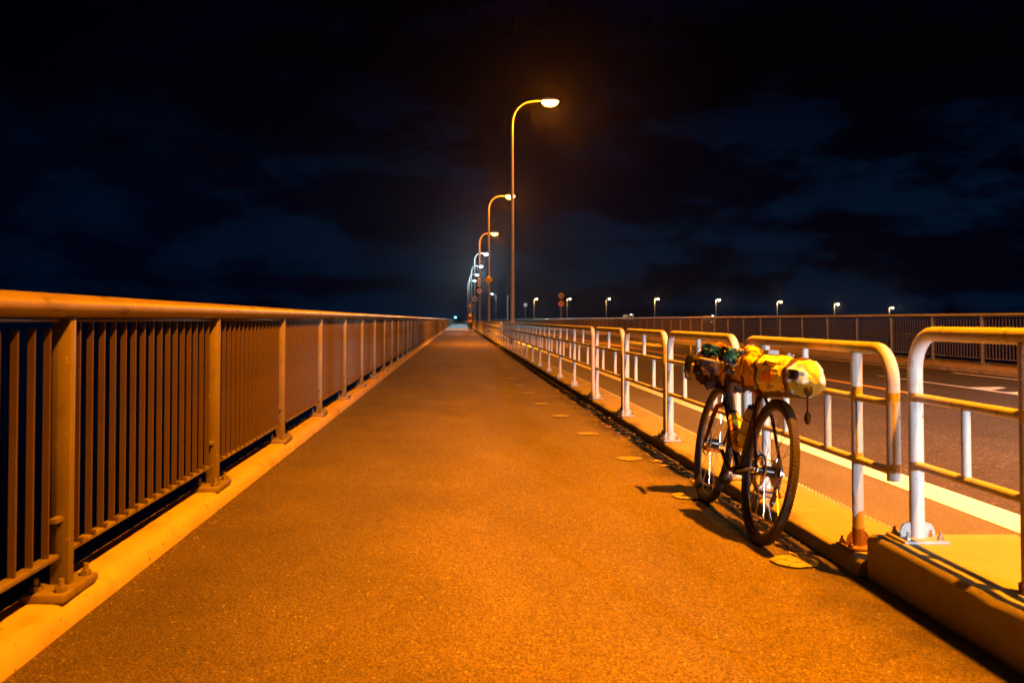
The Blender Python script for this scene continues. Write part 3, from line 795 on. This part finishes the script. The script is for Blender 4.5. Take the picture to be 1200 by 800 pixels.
# ------------------------------------------------------------------ bicycle
TILT = R(10.0)
bike_loc = (1.415, 4.32, 0.0)
bike_yaw = math.atan2(-0.02, 0.98)
bike = empty('bicycle', bike_loc, label='dark brown touring bicycle leaning on the white pipe fence', cat='bicycle')
BM = Matrix.Translation(bike_loc) @ Matrix.Rotation(bike_yaw, 4, 'Z') @ Matrix.Rotation(TILT, 4, 'Y')
bike.rotation_euler = (Matrix.Rotation(bike_yaw, 3, 'Z') @ Matrix.Rotation(TILT, 3, 'Y')).to_euler()
WB = 0.99; RW = 0.345
hubs = [(0, 0, RW), (0, WB, RW)]
for k, h in enumerate(hubs):
    w = empty('wheel', h); w.parent = bike
    MB().torus((0, 0, 0), 0.323, 0.0215, 64, 12).build('tyre', M['tyre'], w)
    kn = MB()
    for i in range(120):
        a = 2*PI*i/120
        for sx in (-0.012, 0.0, 0.012):
            aa = a + (0.02 if sx == 0 else 0)
            rr0 = 0.3435 - abs(sx) * 0.25
            c_ = Vector((sx, rr0*math.cos(aa), rr0*math.sin(aa)))
            X = Matrix.Translation(c_) @ Matrix.Rotation(aa, 4, 'X')
            kn.box((-0.004, -0.002, -0.005), (0.004, 0.003, 0.005), X)
    o = kn.build('tread', M['tyre'], w, smooth=False); o['kind'] = 'stuff'
    MB().torus((0, 0, 0), 0.3, 0.0125, 64, 8).build('rim', M['rim'], w)
    MB().tube([(-0.05, 0, 0), (-0.03, 0, 0), (-0.028, 0, 0), (0.028, 0, 0), (0.03, 0, 0), (0.05, 0, 0)], [0.012, 0.012, 0.026, 0.026, 0.012, 0.012], 14).build('hub', M['dark_metal'], w)
    sp = MB()
    for i in range(28):
        a = 2*PI*i/28; sx = 0.027 if i % 2 else -0.027
        off = 0.55 if (i // 2) % 2 else -0.55
        sp.tube([(sx, 0.024*math.cos(a+off*2.2), 0.024*math.sin(a+off*2.2)), (0, 0.294*math.cos(a), 0.294*math.sin(a))], 0.0012, 4)
    o = sp.build('spokes', M['steel'], w); o['kind'] = 'stuff'
    d = MB()
    d.torus((-0.04, 0, 0), 0.074, 0.0045, 28, 6)
    for i in range(5):
        a = 2*PI*i/5; d.cyl((-0.04, 0.02*math.cos(a), 0.02*math.sin(a)), (-0.04, 0.072*math.cos(a+.3), 0.072*math.sin(a+.3)), 0.003, 5)
    d.build('brake_disc', M['steel'], w)
    if k == 0:
        cs = MB()
        for q, rr0 in enumerate([0.07, 0.062, 0.054, 0.047, 0.04, 0.034, 0.028]):
            cs.cyl((0.032 + q*0.0045, 0, 0), (0.0345 + q*0.0045, 0, 0), rr0, 28)
        cs.build('cassette', M['steel'], w)
BB = (0, 0.435, 0.275); ST = (0, 0.285, 0.74); HT0 = (0, 0.875, 0.60); HT1 = (0, 0.845, 0.735)
fr = MB()
fr.cyl(BB, ST, 0.0155, 14); fr.cyl(BB, HT0, 0.019, 14); fr.cyl((0, 0.297, 0.70), HT1, 0.0145, 14)
fr.cyl((0, HT0[1] + .004, HT0[2] - 0.015), (0, HT1[1] - .004, HT1[2] + 0.02), 0.0215, 14)
fr.cyl((-0.035, 0.435, 0.275), (0.035, 0.435, 0.275), 0.023, 16)
for sx in (-1, 1):
    fr.tube([(sx*0.02, 0.41, 0.275), (sx*0.04, 0.33, 0.285), (sx*0.062, 0.03, 0.342), (sx*0.062, -0.01, 0.345)], [0.010, 0.010, 0.009, 0.011], 10)
    fr.tube([(sx*0.014, 0.302, 0.70), (sx*0.045, 0.2, 0.58), (sx*0.062, 0.0, 0.352)], [0.008, 0.008, 0.0075], 10)
fr.build('frame', M['frame'], bike)
fk_ = MB()
fk_.cyl((0, 0.884, 0.575), (0, 0.845, 0.76), 0.013, 12)
for sx in (-1, 1):
    fk_.tube([(0, 0.882, 0.59), (sx*0.045, 0.89, 0.565), (sx*0.055, 0.905, 0.50), (sx*0.056, 0.945, 0.40), (sx*0.055, WB, RW)], [0.014, 0.015, 0.013, 0.011, 0.009], 10)
fk_.build('fork', M['frame'], bike)
MB().tube([(0, ST[1]+.0, ST[2]), (0, 0.235, 0.875), (0, 0.235, 0.885)], [0.0135, 0.0135, 0.02], 12).build('seat_post', M['dark_metal'], bike)
# saddle: lofted
v = []; f = []; prof = [(-0.13, 0.068, 0.028), (-0.10, 0.075, 0.032), (-0.04, 0.066, 0.034), (0.03, 0.03, 0.03), (0.10, 0.021, 0.026), (0.145, 0.014, 0.018)]
for (yy, hw, hh) in prof:
    for j in range(14):
        a = 2*PI*j/14
        v.append((hw*math.cos(a), 0.235 + yy, 0.905 + (hh*math.sin(a) if math.sin(a) < 0 else 0.4*hh*math.sin(a)) - 0.006*math.cos(yy*20)))
for i in range(len(prof)-1):
    for j in range(14): f.append((i*14+j, i*14+(j+1) % 14, (i+1)*14+(j+1) % 14, (i+1)*14+j))
f += [tuple(range(14)), tuple(reversed(range(len(prof)*14-14, len(prof)*14)))]
MB().add(v, f).build('saddle', M['black'], bike)
# stem and drop handlebar
MB().tube([(0, 0.845, 0.775), (0, 0.855, 0.79), (0, 0.935, 0.812)], 0.0145, 12).build('stem', M['dark_metal'], bike)
hb = []
def side(sx):
    return [(sx*0.05, 0.935, 0.812), (sx*0.17, 0.935, 0.814), (sx*0.205, 0.945, 0.812), (sx*0.212, 0.99, 0.805), (sx*0.216, 1.015, 0.775), (sx*0.22, 1.005, 0.73), (sx*0.225, 0.965, 0.70), (sx*0.228, 0.90, 0.695)]
MB().tube(list(reversed(side(-1))) + side(1), 0.0145, 12).build('handlebar', M['black'], bike)
for sx in (-1, 1):
    lv = MB().tube([(sx*0.212, 0.98, 0.81), (sx*0.214, 1.02, 0.825), (sx*0.215, 1.045, 0.865), (sx*0.215, 1.05, 0.88)], [0.017, 0.019, 0.015, 0.009], 10)
    lv.tube([(sx*0.214, 1.045, 0.84), (sx*0.222, 1.065, 0.79), (sx*0.226, 1.05, 0.72)], [0.008, 0.006, 0.005], 8)
    lv.build('brake_lever', M['black'], bike)
    cb = MB().tube([(sx*0.20, 1.04, 0.85), (sx*0.12, 1.10, 0.90), (sx*0.05, 1.05, 0.80), (sx*0.02, 0.92, 0.68)], 0.0028, 6)
    cb.build('cable', M['black'], bike)
# drivetrain
dr = MB(); dr.cyl((0.044, 0.435, 0.275), (0.048, 0.435, 0.275), 0.088, 36); dr.build('chainring', M['dark_metal'], bike)
cr_ = MB()
ca = R(205)
for sx, a in ((1, ca), (-1, ca + PI)):
    e_ = (sx*0.062, 0.435 + 0.17*math.cos(a), 0.275 + 0.17*math.sin(a))
    c_ = MB().tube([(sx*0.03, 0.435, 0.275), (sx*0.058, 0.435, 0.275), e_], [0.013, 0.014, 0.010], 10).build('crank', M['dark_metal'], bike)
    pd = MB().box((sx*0.075 - 0.002, e_[1]-0.035, e_[2]-0.01), (sx*0.165, e_[1]+0.035, e_[2]+0.01))
    pd = pd.build('pedal', M['dark_metal'], bike, bevel=0.003)
    MB().box((min(sx*0.085, sx*0.155), e_[1]-0.04, e_[2]-0.007), (max(sx*0.085, sx*0.155), e_[1]-0.036, e_[2]+0.007)).build('reflector', M['reflector'], pd, smooth=False)
ch = MB()
ch.tube([(0.046, 0.435, 0.363), (0.046, 0.0, 0.395)], 0.004, 6); ch.tube([(0.046, 0.435, 0.187), (0.046, 0.06, 0.215)], 0.004, 6)
ch.build('chain', M['steel'], bike)
de = MB(); de.tube([(0.058, 0.01, 0.31), (0.06, 0.02, 0.27), (0.056, 0.035, 0.2)], [0.014, 0.013, 0.012], 8)
de.cyl((0.05, 0.02, 0.262), (0.058, 0.02, 0.262), 0.022, 14); de.cyl((0.05, 0.045, 0.195), (0.058, 0.045, 0.195), 0.022, 14)
de.build('rear_derailleur', M['dark_metal'], bike)
MB().box((-0.055, 0.055, 0.385), (-0.03, 0.10, 0.425)).build('brake_caliper', M['dark_metal'], bike, bevel=0.004)
MB().tube([(-0.05, 0.95, 0.43), (-0.052, 0.93, 0.47)], [0.014, 0.014], 8).build('brake_caliper', M['dark_metal'], bike)
MB().tube([(0.02, 0.4, 0.24), (0.035, 0.36, 0.2), (0.04, 0.33, 0.18)], 0.004, 6).build('cable', M['black'], bike)
# bottle cages
for (a, b) in ((BB, HT0), (BB, ST)):
    A, B = Vector(a), Vector(b); d = (B - A).normalized(); nrm = Vector((0, -d.z, d.y)) if b is HT0 else Vector((0, d.z, -d.y))
    cg = MB()
    for t in (0.25, 0.4, 0.55):
        c = A + (B - A) * t + nrm * 0.058
        pts = [tuple(c + (nrm*math.cos(q*2*PI/16) + Vector((1, 0, 0))*math.sin(q*2*PI/16)) * 0.04) for q in range(16)]
        cg.tube(pts, 0.0028, 5, closed=True)
    cg.tube([tuple(A + (B-A)*0.2 + nrm*0.02), tuple(A + (B-A)*0.58 + nrm*0.02)], 0.004, 6)
    cg.build('bottle_cage', M['dark_metal'], bike)
def bottle(a, b, t0, t1, nrm, mt, label):
    A, B = Vector(a), Vector(b); p = A + (B-A)*t0 + nrm*0.058; q = A + (B-A)*t1 + nrm*0.058
    p, q = BM @ p, BM @ q
    d = (q - p)
    o = empty('water_bottle', tuple(p), label=label, cat='bottle')
    r = 0.036
    pts = [tuple(d*s_) for s_ in (0, 0.03, 0.5, 0.53, 0.58, 0.8, 0.86, 0.9)]
    MB().tube(pts, [r*0.9, r, r, r*0.92, r, r, r*0.8, r*0.72], 18).build('body', mt, o)
    MB().tube([tuple(d*0.9), tuple(d*0.96), tuple(d*0.97), tuple(d*1.03)], [r*0.78, r*0.74, r*0.3, r*0.28], 16).build('cap', M['black'], o)
dd = (Vector(HT0)-Vector(BB)).normalized(); bottle(BB, HT0, 0.2, 0.72, Vector((0, -dd.z, dd.y)), M['bottle_yellow'], 'yellow water bottle in the frame of the bicycle')
dd = (Vector(ST)-Vector(BB)).normalized(); bottle(BB, ST, 0.28, 0.72, Vector((0, dd.z, -dd.y)), M['bottle_clear'], 'pale water bottle on the seat tube of the bicycle')

# ------------------------------------------------------------------ bags
class Loft:
    def __init__(s, A, B, secs, up=Vector((0, 0, 1)), sag=0.0, lump=0.006, seed=0.0, fold=0.004):
        s.fold = fold
        s.A, s.B = Vector(A), Vector(B); s.secs = secs; s.sag = sag; s.lump = lump; s.seed = seed
        s.d = (s.B - s.A).normalized(); s.side = s.d.cross(up).normalized(); s.up = s.side.cross(s.d).normalized()
    def rad(s, t):
        q = s.secs
        for i in range(len(q)-1):
            if t <= q[i+1][0]:
                u = (t - q[i][0]) / (q[i+1][0] - q[i][0]); u = u*u*(3-2*u) * 0.5 + u * 0.5
                return (q[i][1]*(1-u) + q[i+1][1]*u, q[i][2]*(1-u) + q[i+1][2]*u)
        return q[-1][1:]
    def pt(s, t, a, off=0.0):
        rw, rh = s.rad(min(max(t, 0), 1))
        c = s.A.lerp(s.B, t) - s.up * s.sag * 4 * t * (1 - t)
        ca, sa = math.cos(a), math.sin(a)
        e = 0.8
        x = math.copysign(abs(ca)**e, ca) * rw; z = math.copysign(abs(sa)**e, sa) * rh
        nn = noise.noise((t*6 + s.seed, ca*2, sa*2)) * s.lump + 0.5 * s.lump * noise.noise((t*22 + s.seed, ca*3, sa*3))
        w = noise.noise((t*3 + s.seed, ca*1.5, sa*1.5)) * 2.5
        nn += s.fold * (1 - 2*abs(math.sin(t*17 + 1.6*a*0.9 + w*2.2))) * (0.5 + 0.5*noise.noise((t*5 + s.seed + 7, ca, sa)) * 2)
        nn += s.fold * 0.6 * noise.noise((t*45 + s.seed, ca*7, sa*7))
        k = 1 + (nn + off) / max(0.02, (rw + rh) / 2)
        return c + s.side * x * k + s.up * z * k
    def patch(s, t0, t1, a0, a1, off, nt=20, na=24, ring=False, thick=0.0):
        v = []; f = []
        for i in range(nt+1):
            for j in range(na if ring else na+1):
                v.append(tuple(s.pt(t0 + (t1-t0)*i/nt, a0 + (a1-a0)*j/na, off)))
        W = na if ring else na + 1
        for i in range(nt):
            for j in range(na):
                f.append((i*W+j, i*W+(j+1) % W, (i+1)*W+(j+1) % W, (i+1)*W+j))
        if ring:
            f.append(tuple(range(W))); f.append(tuple(range(nt*W, nt*W+W)))
        elif thick:
            o = len(v)
            for i in range(nt+1):
                for j in range(na+1): v.append(tuple(s.pt(t0 + (t1-t0)*i/nt, a0 + (a1-a0)*j/na, off - thick)))
            per = [(0, j) for j in range(na)] + [(i, na) for i in range(nt)] + [(nt, j) for j in range(na, 0, -1)] + [(i, 0) for i in range(nt, 0, -1)]
            idx = [i*W+j for i, j in per]
            for q in range(len(idx)):
                a, b = idx[q], idx[(q+1) % len(idx)]
                f.append((a, b, b+o, a+o))
        return MB().add(v, f)
TP = 2*PI
bag = empty('saddle_bag', (1.56, 4.45, 0.8), label='large yellow bag with pale rear end slung behind the bicycle saddle', cat='bag')
Minv = Matrix.Translation(-Vector(bag.location))
def inb(mb): mb.v = [tuple(Minv @ Vector(p)) for p in mb.v]; return mb
lf = Loft((1.50, 4.74, 0.805), (1.60, 4.06, 0.795),
          [(0, 0.045, 0.06), (0.04, 0.06, 0.082), (0.2, 0.078, 0.094), (0.55, 0.088, 0.094), (0.84, 0.084, 0.082), (0.93, 0.068, 0.07), (0.975, 0.05, 0.052), (1.0, 0.02, 0.02)], lump=0.013, fold=0.0032, sag=0.012)
# side = d x up ; d ~ (0.2,-1,0) -> side ~ (-1,-.2,0): angle 0 faces the path/camera side
inb(lf.patch(0, 0.84, 0, TP, 0, 110, 72, ring=True)).build('bag_body', M['bag_yellow'], bag)
inb(lf.patch(0.43, 0.82, R(-38), R(72), 0.006, 50, 36, thick=0.008)).build('cream_panel', M['bag_cream'], bag)
inb(lf.patch(0.05, 0.83, R(-150), R(-36), 0.005, 70, 36, thick=0.007)).build('base_panel', M['bag_under'], bag)
inb(lf.patch(0.55, 0.69, R(26), R(40), 0.010, 6, 6, thick=0.004)).build('dark_label', M['strap'], bag)
inb(lf.patch(0.54, 0.68, R(-8), R(12), 0.010, 6, 6, thick=0.004)).build('orange_label', M['orange_patch'], bag)
for t in (0.17, 0.40, 0.83):
    inb(lf.patch(t, t + 0.03 if t > 0.2 else t + 0.02, 0, TP, 0.011, 3, 40, ring=True)).build('strap', M['strap'], bag)
inb(lf.patch(0.86, 1.0, 0, TP, 0.004, 30, 60, ring=True)).build('pale_end', M['bag_white'], bag)
inb(lf.patch(0.88, 0.95, R(0), R(26), 0.011, 5, 5, thick=0.006)).build('grey_tab', M['dark_metal'], bag)
c = lf.pt(0.96, R(-70), 0.0)
inb(MB().ball(tuple(c + Vector((0, -0.012, 0.0))), 0.02, 0.014, 0.027)).build('rear_lamp', M['black'], bag)
c = lf.pt(0.405, R(-28), 0.012)
inb(MB().box(tuple(c - Vector((0.006, 0.014, 0.016))), tuple(c + Vector((0.006, 0.014, 0.016))))).build('buckle', M['bag_white'], bag, bevel=0.003)
inb(MB().box(tuple(c - Vector((0.004, 0.012, 0.052))), tuple(c + Vector((0.006, 0.010, -0.02))))).build('red_tab', M['red'], bag, bevel=0.003)
c = lf.pt(0.9, R(-90), 0)
inb(MB().tube([tuple(c + Vector((0.0, 0, 0.01))), tuple(c + Vector((-0.0, 0, -0.075)))], 0.004, 6).ball(tuple(c + Vector((0, 0, -0.105))), 0.016, 0.012, 0.03)).build('hanging_light', M['black'], bag)
# small yellow pouch ahead of the saddle
pouch = empty('top_tube_pouch', (1.56, 4.9, 0.8), label='small yellow pouch strapped just ahead of the saddle bag', cat='bag')
Minv = Matrix.Translation(-Vector(pouch.location))
lp = Loft((1.53, 4.74, 0.90), (1.50, 4.60, 0.885), [(0, 0.025, 0.02), (0.15, 0.036, 0.03), (0.8, 0.036, 0.034), (1, 0.022, 0.02)], lump=0.006, seed=4)
inb(lp.patch(0, 1, 0, TP, 0, 20, 24, ring=True)).build('pouch_body', M['bag_yellow'], pouch)
inb(lp.patch(0.55, 0.7, 0, TP, 0.003, 3, 24, ring=True)).build('strap', M['blue'], pouch)

# handlebar roll
hbag = empty('handlebar_bag', (1.6, 5.35, 0.78), label='dark brown roll bag hanging across the bicycle handlebar', cat='bag')
Minv = Matrix.Translation(-Vector(hbag.location))
A = BM @ Vector((-0.18, 1.0, 0.785)); B = BM @ Vector((0.20, 1.03, 0.775))
lh = Loft(A, B, [(0, 0.03, 0.035), (0.04, 0.06, 0.072), (0.2, 0.088, 0.1), (0.8, 0.088, 0.1), (0.96, 0.065, 0.075), (1, 0.035, 0.04)], lump=0.03, seed=9, fold=0.007, sag=0.02)
inb(lh.patch(0, 1, 0, TP, 0, 100, 64, ring=True)).build('bag_body', M['bag_dark'], hbag)
inb(lh.patch(0.12, 0.62, R(150), R(200), 0.008, 20, 10, thick=0.01)).build('orange_flap', M['orange_cloth'], hbag)
for t in (0.22, 0.5, 0.78):
    inb(lh.patch(t, t + 0.035, 0, TP, 0.008, 3, 36, ring=True)).build('strap', M['black'], hbag)
# clothing bundled on top
jk = empty('rolled_jacket', (1.6, 5.3, 0.9), label='crumpled green jacket strapped on top of the handlebar bag', cat='jacket')
Minv = Matrix.Translation(-Vector(jk.location))
A = BM @ Vector((-0.16, 0.98, 0.885)); B = BM @ Vector((0.16, 0.98, 0.87))
lj = Loft(A, B, [(0, 0.02, 0.012), (0.1, 0.05, 0.022), (0.5, 0.07, 0.032), (0.9, 0.06, 0.028), (1, 0.03, 0.015)], lump=0.04, seed=15, fold=0.011)
inb(lj.patch(0, 1, 0, TP, 0, 110, 64, ring=True)).build('jacket_body', M['green_cloth'], jk)
inb(lj.patch(0.2, 0.9, R(60), R(120), 0.006, 30, 10, thick=0.008)).build('orange_lining', M['orange_cloth'], jk)
for a0 in (0.3, 0.62):
    inb(lj.patch(a0, a0 + 0.04, 0, TP, 0.008, 3, 40, ring=True)).build('strap', M['black'], jk)
inb(MB().tube([tuple(lj.pt(0.15, R(200), 0.01)), tuple(lj.pt(0.4, R(150), 0.014)), tuple(lj.pt(0.6, R(190), 0.012)), tuple(lj.pt(0.85, R(160), 0.012))], 0.008, 8)).build('blue_cord', M['blue'], jk)

# ------------------------------------------------------------------ walking person
def skin_body(name, verts, edges, m, parent, sub=2):
    me = bpy.data.meshes.new(name); me.from_pydata([v_[:3] for v_ in verts], edges, []); me.update()
    o = bpy.data.objects.new(name, me); C.objects.link(o); o.parent = parent
    o.modifiers.new('skin', 'SKIN')
    for i, v_ in enumerate(verts):
        o.data.skin_vertices[0].data[i].radius = (v_[3], v_[3] if len(v_) < 5 else v_[4])
    o.data.skin_vertices[0].data[0].use_root = True
    s_ = o.modifiers.new('sub', 'SUBSURF'); s_.levels = sub; s_.render_levels = sub
    me.materials.append(m)
    for p_ in me.polygons: p_.use_smooth = True
    return o
per = empty('person', (0.95, 72, 0), (0, 0, R(6)), label='person in a red top and dark trousers walking far down the path', cat='person')
V = [(0,0,.92,.13,.10),(0,0,1.1,.125,.1),(0,0,1.3,.16,.11),(0,0.01,1.42,.10,.08),(0,0.02,1.5,.05),(0,0.03,1.58,.075,.09),(0,0.03,1.66,.075,.09),
     (.19,0,1.36,.055),(.24,.04,1.10,.042),(.22,.18,.90,.034),(.21,.22,.83,.03),
     (-.19,0,1.36,.055),(-.24,-.06,1.10,.042),(-.23,-.12,.88,.034),(-.22,-.1,.80,.03),
     (.09,0,.86,.085),(.1,.14,.50,.06),(.1,.10,.12,.042),(.1,.22,.05,.035),
     (-.09,0,.86,.085),(-.1,-.06,.50,.06),(-.1,-.28,.17,.042),(-.1,-.2,.05,.035)]
E = [(0,1),(1,2),(2,3),(3,4),(4,5),(5,6),(2,7),(7,8),(8,9),(9,10),(2,11),(11,12),(12,13),(13,14),(0,15),(15,16),(16,17),(17,18),(0,19),(19,20),(20,21),(21,22)]
skin_body('body', V, E, M['skin'], per)
V2 = [(0,0,.96,.155,.125),(0,0,1.15,.15,.12),(0,0,1.32,.18,.13),(0,.01,1.44,.1,.09),(.19,0,1.37,.07),(.24,.04,1.10,.056),(.22,.17,.92,.046),(-.19,0,1.37,.07),(-.24,-.06,1.10,.056),(-.23,-.11,.9,.046)]
skin_body('jacket', V2, [(0,1),(1,2),(2,3),(2,4),(4,5),(5,6),(2,7),(7,8),(8,9)], M['jacket'], per)
V3 = [(0,0,.95,.145,.115),(.09,0,.84,.098),(.1,.14,.50,.075),(.1,.10,.14,.058),(-.09,0,.84,.098),(-.1,-.06,.50,.075),(-.1,-.27,.19,.058)]
skin_body('trousers', V3, [(0,1),(1,2),(2,3),(0,4),(4,5),(5,6)], M['trousers'], per)
MB().ball((0, 0.015, 1.67), 0.093, 0.108, 0.1).build('hair', M['hair'], per)
for sx, y_, z_ in ((0.1, 0.17, 0.04), (-0.1, -0.25, 0.09)):
    MB().ball((sx, y_, z_), 0.05, 0.14, 0.045).build('shoe', M['black'], per)

# ------------------------------------------------------------------ grit and dead leaves at the path edge
def scatter(name, m, spots, label_kind='stuff'):
    mb = MB()
    for (x, y, z, s_) in spots:
        a = random.random() * PI
        X = Matrix.Translation((x, y, z)) @ Matrix.Rotation(a, 4, 'Z') @ Matrix.Rotation(random.uniform(-.5, .5), 4, 'X')
        w, h, t = s_ * random.uniform(.6, 1.2), s_ * random.uniform(.5, 1), s_ * random.uniform(.3, .7)
        mb.add([(-w, 0, 0), (0, -h, 0), (w, 0, 0), (0, h, 0), (0, 0, t), (0, 0, -t)],
               [(0, 1, 4), (1, 2, 4), (2, 3, 4), (3, 0, 4), (1, 0, 5), (2, 1, 5), (3, 2, 5), (0, 3, 5)], X)
    o = mb.build(name, m, smooth=False)
    return o
sp = []
for i in range(1500):
    y = random.uniform(3.8, 16) if i % 3 else random.gauss(8.3, 1.6)
    sp.append((1.625 - abs(random.gauss(0, 0.10)), y, 0.003, random.uniform(0.002, 0.0055)))
for i in range(900):
    y = random.uniform(2.2, 16)
    sp.append((-1.325 + abs(random.gauss(0, 0.07)), y, 0.003, random.uniform(0.0018, 0.0045)))
for i in range(500):
    sp.append((random.uniform(-1.3, 1.6), random.uniform(1.9, 12), 0.003, random.uniform(0.0015, 0.0032)))
for i in range(160):
    sp.append((random.uniform(2.2, 2.7), random.uniform(3.6, 12), 0.004, random.uniform(0.002, 0.004)))
tag(scatter('grit', M['debris'], sp), 'loose pale grit gathered along the kerbs of the path', 'grit', kind='stuff')
mb = MB()
for i in range(420):
    y = random.gauss(8.6, 1.5) if i % 2 else random.uniform(4, 14)
    x = 1.60 - abs(random.gauss(0, 0.07)); L_ = random.uniform(0.012, 0.05); w = L_ * random.uniform(.12, .4)
    X = Matrix.Translation((x, y, random.uniform(0.006, 0.014))) @ Matrix.Rotation(random.random()*TP, 4, 'Z') @ Matrix.Rotation(random.uniform(-.5, .5), 4, 'X')
    mb.add([(-L_, 0, 0), (-L_*.3, -w, .004), (L_*.5, -w*.8, .003), (L_, 0, .006), (L_*.5, w*.8, .002), (-L_*.3, w, .005), (0, 0, 0)],
           [(0, 1, 6), (1, 2, 6), (2, 3, 6), (3, 4, 6), (4, 5, 6), (5, 0, 6)], X)
tag(mb.build('dead_leaves', M['leaf'], smooth=False), 'dead leaves and grass blades lying along the right kerb', 'leaves', kind='stuff')

# ------------------------------------------------------------------ haze
if HAZE > 0:
    hz = MB().box((-400, -60, -15.5), (700, 760, 22)).build('haze', M['deck'], smooth=False)
    hz['kind'] = 'stuff'
    hm = bpy.data.materials.new('haze'); hm.use_nodes = True; t = hm.node_tree; t.nodes.clear()
    oo = t.nodes.new('ShaderNodeOutputMaterial'); pv = t.nodes.new('ShaderNodeVolumePrincipled')
    pv.inputs['Color'].default_value = (0.9, 0.9, 0.92, 1); pv.inputs['Density'].default_value = HAZE
    pv.inputs['Anisotropy'].default_value = 0.9
    t.links.new(pv.outputs[0], oo.inputs['Volume'])
    hz.data.materials.clear(); hz.data.materials.append(hm)
